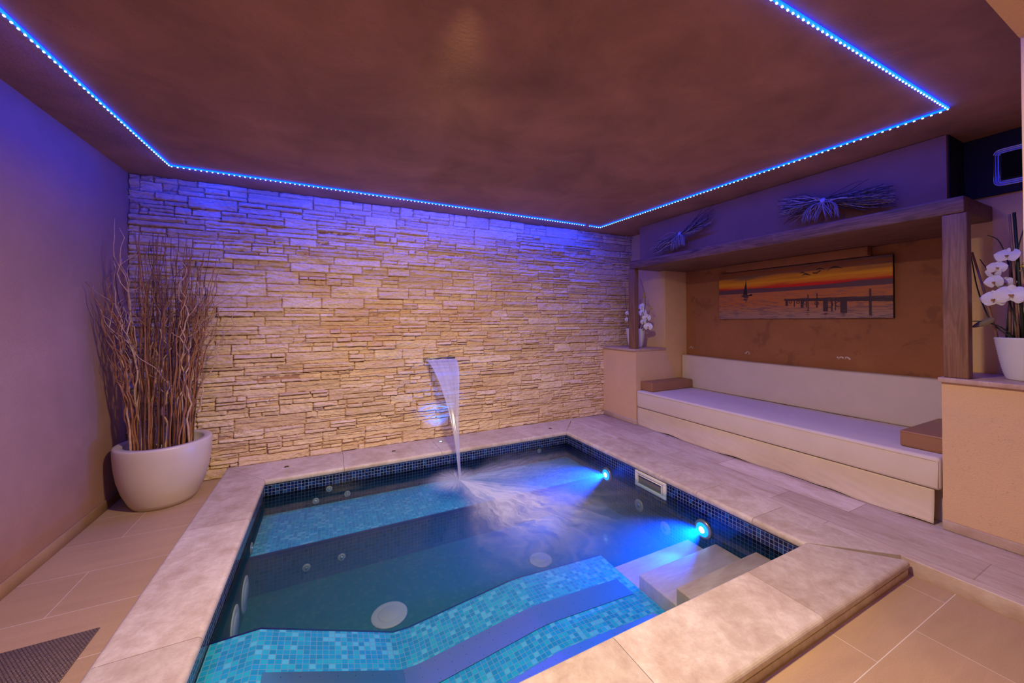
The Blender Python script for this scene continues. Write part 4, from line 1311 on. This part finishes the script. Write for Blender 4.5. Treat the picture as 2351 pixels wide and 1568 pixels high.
# ---------------------------------------------------------------- orchids
def petal(c, ax_u, ax_v, nrm, L, Wd, cup):
    """oval petal from c along ax_u"""
    def fn(a, b_):
        s_ = a; w_ = math.sin(math.pi * min(1, s_ ** 0.75 * 0.97 + 0.03)) ** 0.7
        lat = (b_ - 0.5) * 2
        return Vector(c) + ax_u * (L * s_) + ax_v * (lat * Wd * w_) + nrm * (cup * (s_ * s_) - 0.25 * Wd * lat * lat * w_)
    return fn
def orchid(cx, cy, label, flowers, buds, canes, blades, leaves, seed):
    g_ = random.Random(seed)
    z0 = 0.984
    t = thing('potted_orchid', label, 'potted orchid', (cx, cy, z0), 'orchids on the ledges')
    hgt = 0.238
    prof_ = []
    n = 22
    for k in range(n * 2 + 1):
        s_ = k / (n * 2)
        rr = 0.074 + (0.120 - 0.074) * (s_ ** 0.62)
        rr += 0.0020 * (1 if k % 2 else -1)
        prof_.append((rr, hgt * s_))
    prof_ += [(0.117, hgt + 0.003), (0.112, hgt), (0.108, hgt - 0.03), (0.0, hgt - 0.03)]
    pot = obj('pot', B().lathe([(0.070, 0.0)] + prof_, (cx, cy, z0), 56), M_potwhite, t)
    obj('soil', B().lathe([(0.0, 0.0), (0.106, 0.0)], (cx, cy, z0 + hgt - 0.024), 30), M_leaf, t)
    for (x, y, zt, tx, ty, rr) in canes:
        p = [(x, y, z0 + hgt - 0.03), (x + tx * 0.5, y + ty * 0.5, (z0 + hgt + zt) / 2), (x + tx, y + ty, zt)]
        obj('cane', B().tube(p, rr, 7), M_cane if g_.random() < 0.75 else M_stem, t)
    for pts in blades:
        m_ = []
        for i in range(len(pts) - 1):
            for k in range(5):
                m_.append(Vector(pts[i]).lerp(Vector(pts[i + 1]), k / 5))
        m_.append(Vector(pts[-1]))
        for _ in range(4):
            m_ = [m_[0]] + [(m_[i - 1] + m_[i] * 2 + m_[i + 1]) / 4 for i in range(1, len(m_) - 1)] + [m_[-1]]
        obj('stem', B().tube(m_, [0.0042 * (1 - 0.55 * i / len(m_)) for i in range(len(m_))], 6), M_stem, t)
    for (x, y, z, dy, dz, L) in leaves:
        ax = Vector((0, dy, dz)).normalized(); nr = Vector((-1, 0, 0.2)).normalized()
        obj('leaf', B().grid(petal((x, y, z), ax, ax.cross(nr), nr, L, L * 0.19, 0.01), 10, 6), M_leaf, t)
    for (x, y, z, dx, dy, dz, s_) in flowers:
        nr = Vector((dx, dy, dz)).normalized()
        up = Vector((0, 0, 1)); up = (up - nr * up.dot(nr)).normalized(); rt = up.cross(nr)
        b = B()
        for (ang, L, Wd, back_) in ((90, 0.9, 0.42, -0.003), (215, 0.85, 0.38, -0.003), (325, 0.85, 0.38, -0.003), (5, 1.0, 0.74, 0.003), (175, 1.0, 0.74, 0.003)):
            a = R(ang + g_.uniform(-8, 8))
            au = rt * math.cos(a) + up * math.sin(a)
            b.grid(petal(Vector((x, y, z)) + nr * back_, au, nr.cross(au), nr, L * s_, Wd * s_, 0.10 * s_), 9, 8)
        fo = obj('flower', b, M_petal, t)
        lb = B()
        for (ang, L) in ((270, 0.32), (235, 0.2), (305, 0.2)):
            a = R(ang); au = (rt * math.cos(a) + up * math.sin(a) + nr * 0.7).normalized()
            lb.grid(petal(Vector((x, y, z)) + nr * 0.004, au, nr.cross(au).normalized(), nr, L * s_, 0.12 * s_, 0.1 * s_), 5, 4)
        obj('lip', lb, M_lip, fo)
    for (x, y, z, s_) in buds:
        b = B()
        bm = bmesh.new(); bmesh.ops.create_uvsphere(bm, u_segments=10, v_segments=8, radius=s_)
        for v in bm.verts:
            v.co = Vector((v.co.x, v.co.y * 1.5, v.co.z)) + Vector((x, y, z))
        obj('bud', B().from_bm(bm, True), M_bud, t)
    return t
g_ = random.Random(21)
cx, cy = 3.53, 0.602
canes = [(cx + g_.uniform(-0.07, 0.05), cy + (k / 11 - 0.42) * 0.17, g_.uniform(1.55, 1.95), g_.gauss(0, 0.02), g_.gauss(0.01, 0.035), g_.uniform(0.004, 0.0075)) for k in range(12)]
orchid(cx, cy, 'white orchid in a ribbed white pot on the near right ledge', 
       [(3.45, 0.655, 1.69, -1, 0.2, 0.35, 0.052), (3.44, 0.690, 1.625, -1, -0.2, 0.1, 0.040), (3.46, 0.705, 1.60, -1, 0.6, 0, 0.042), (3.44, 0.700, 1.545, -1, 0.4, -0.1, 0.044),
        (3.46, 0.665, 1.535, -1, -0.4, -0.2, 0.04), (3.43, 0.700, 1.445, -1, 0.35, 0.05, 0.058), (3.40, 0.635, 1.465, -1, -0.1, 0.15, 0.064)],
       [(3.47, 0.607, 1.625, 0.008), (3.47, 0.618, 1.60, 0.006), (3.48, 0.600, 1.645, 0.007)], canes,
       [[(3.50, 0.63, 1.20), (3.50, 0.73, 1.30), (3.52, 0.785, 1.52), (3.55, 0.81, 1.72), (3.56, 0.83, 1.82)], [(3.50, 0.62, 1.20), (3.50, 0.66, 1.45), (3.51, 0.73, 1.60), (3.52, 0.77, 1.69)],
        [(3.5, 0.63, 1.2), (3.45, 0.68, 1.29), (3.42, 0.75, 1.32), (3.41, 0.80, 1.315)], [(3.55, 0.60, 1.2), (3.55, 0.66, 1.6), (3.55, 0.70, 1.80), (3.52, 0.74, 1.83)],
        [(3.5, 0.62, 1.2), (3.47, 0.64, 1.5), (3.46, 0.62, 1.75), (3.5, 0.58, 1.95)]],
       [(3.42, 0.70, 1.335, 0.8, -0.55, 0.10)], 5)
cx, cy = 3.52, 3.585
canes = [(cx + g_.uniform(-0.05, 0.05), cy + (k / 8 - 0.5) * 0.17, g_.uniform(1.4, 1.75), g_.gauss(0, 0.02), g_.gauss(0, 0.03), g_.uniform(0.003, 0.005)) for k in range(8)]
orchid(cx, cy, 'white orchid in a smooth white pot on the far left ledge behind the post',
       [(3.52, 3.47, 1.50, -0.9, -0.4, 0.2, 0.052), (3.50, 3.44, 1.42, -1, -0.3, 0.1, 0.056), (3.52, 3.40, 1.36, -0.9, -0.5, 0, 0.056), (3.50, 3.43, 1.31, -1, -0.2, 0, 0.045),
        (3.53, 3.385, 1.25, -0.8, -0.6, -0.1, 0.056), (3.47, 3.68, 1.42, -1, 0.1, 0, 0.036), (3.47, 3.69, 1.34, -1, 0.1, 0, 0.036)],
       [(3.52, 3.43, 1.66, 0.012), (3.52, 3.435, 1.62, 0.014), (3.54, 3.37, 1.50, 0.010), (3.55, 3.35, 1.47, 0.010)], canes,
       [[(3.5, 3.64, 1.2), (3.5, 3.70, 1.35), (3.5, 3.74, 1.6), (3.5, 3.76, 1.75)], [(3.5, 3.52, 1.2), (3.5, 3.42, 1.4), (3.52, 3.40, 1.6), (3.52, 3.50, 1.85)],
        [(3.5, 3.5, 1.2), (3.5, 3.43, 1.25), (3.51, 3.42, 1.4), (3.52, 3.43, 1.64)], [(3.52, 3.46, 1.2), (3.52, 3.40, 1.3), (3.54, 3.36, 1.46)]], [], 9)

# ---------------------------------------------------------------- dried bundles on the shelf
def bundle(ctr, left, right, label, seed, nl, nr_, net):
    g_ = random.Random(seed)
    C = Vector(ctr)
    t = thing('dried_twig_bundle', label, 'dried decoration', (C.x, C.y, 2.049), 'dried bundles on the shelf')
    def spray(n, end, spread, mats):
        for mi, m_ in enumerate(mats):
            b = B()
            for k in range(n // len(mats)):
                e = C + (Vector(end) - C) * g_.uniform(0.6, 1.0) + Vector((g_.uniform(-0.05, 0.04), g_.gauss(0, spread * 0.3), g_.gauss(0, spread)))
                e.x = min(e.x, 3.485); e.z = min(max(e.z, 2.056), ZC - 0.02)
                st = C + Vector((g_.uniform(-0.015, 0.015), g_.uniform(-0.01, 0.01), g_.uniform(-0.02, 0.02)))
                bend = Vector((g_.gauss(0, 0.012), 0, g_.gauss(0, spread * 0.35)))
                pts = []
                ph_ = g_.uniform(0, 6)
                for j in range(9):
                    s_ = j / 8
                    p = st.lerp(e, s_) + bend * math.sin(math.pi * s_) + Vector((0, 0, 0.006 * math.sin(s_ * 8 + ph_)))
                    p.x = min(p.x, 3.493); p.z = max(p.z, 2.052)
                    pts.append(p)
                r0 = g_.uniform(0.0018, 0.0045) * (1.5 if m_ is M_straw and k % 4 == 0 else 1)
                b.tube(pts, [r0 * (1 - 0.5 * j / 8) for j in range(9)], 5)
            tag(obj('twigs', b, m_, t), kind='stuff')
    spray(nl, left, 0.045 if seed != 1 else 0.05, (M_strawd, M_straw))
    spray(nr_, right, 0.045 if seed != 1 else 0.055, (M_strawd, M_straw, M_strawd))
    b = B()
    b.lathe([(0.022, -0.014), (0.026, -0.007), (0.026, 0.007), (0.022, 0.014)], (C.x - 0.005, C.y, C.z), 18, 'y')
    obj('band', b, M_band, t)
    for (oy, L, wd) in net:
        b = B()
        for k in range(40):
            a = g_.uniform(0, 6.28)
            sy, sx = math.cos(a), math.sin(a)
            pts = []
            ln = L * g_.uniform(0.7, 1.0)
            sw = g_.uniform(-0.6, 0.6)
            for j in range(10):
                s_ = j / 9
                rr = wd * math.sin(min(1, s_ * 1.25 + 0.12) * math.pi * 0.62)
                aa = a + sw * s_ * 2
                p = Vector((C.x - 0.02 + 0.5 * rr * math.sin(aa), C.y + oy * s_ ** 0.5 + rr * math.cos(aa), C.z - 0.005 - ln * s_ ** 1.3))
                p.x = min(p.x, 3.49)
                if p.x > 3.29: p.z = max(p.z, 2.052)
                pts.append(p)
            b.tube(pts, 0.0017, 4)
        tag(obj('fibre_net', b, M_net, t), kind='stuff')
bundle((3.40, 2.795, 2.255), (3.40, 3.22, 2.13), (3.44, 2.44, 2.39), 'small bundle of dried twigs leaning on the shelf near the stone wall', 1, 34, 36, [(0.07, 0.17, 0.045), (-0.03, 0.14, 0.04)])
bundle((3.40, 1.50, 2.235), (3.42, 1.83, 2.26), (3.43, 1.10, 2.17), 'large bundle of dried twigs lying on the shelf near the post', 2, 110, 120, [(0.09, 0.15, 0.055), (-0.06, 0.15, 0.045)])
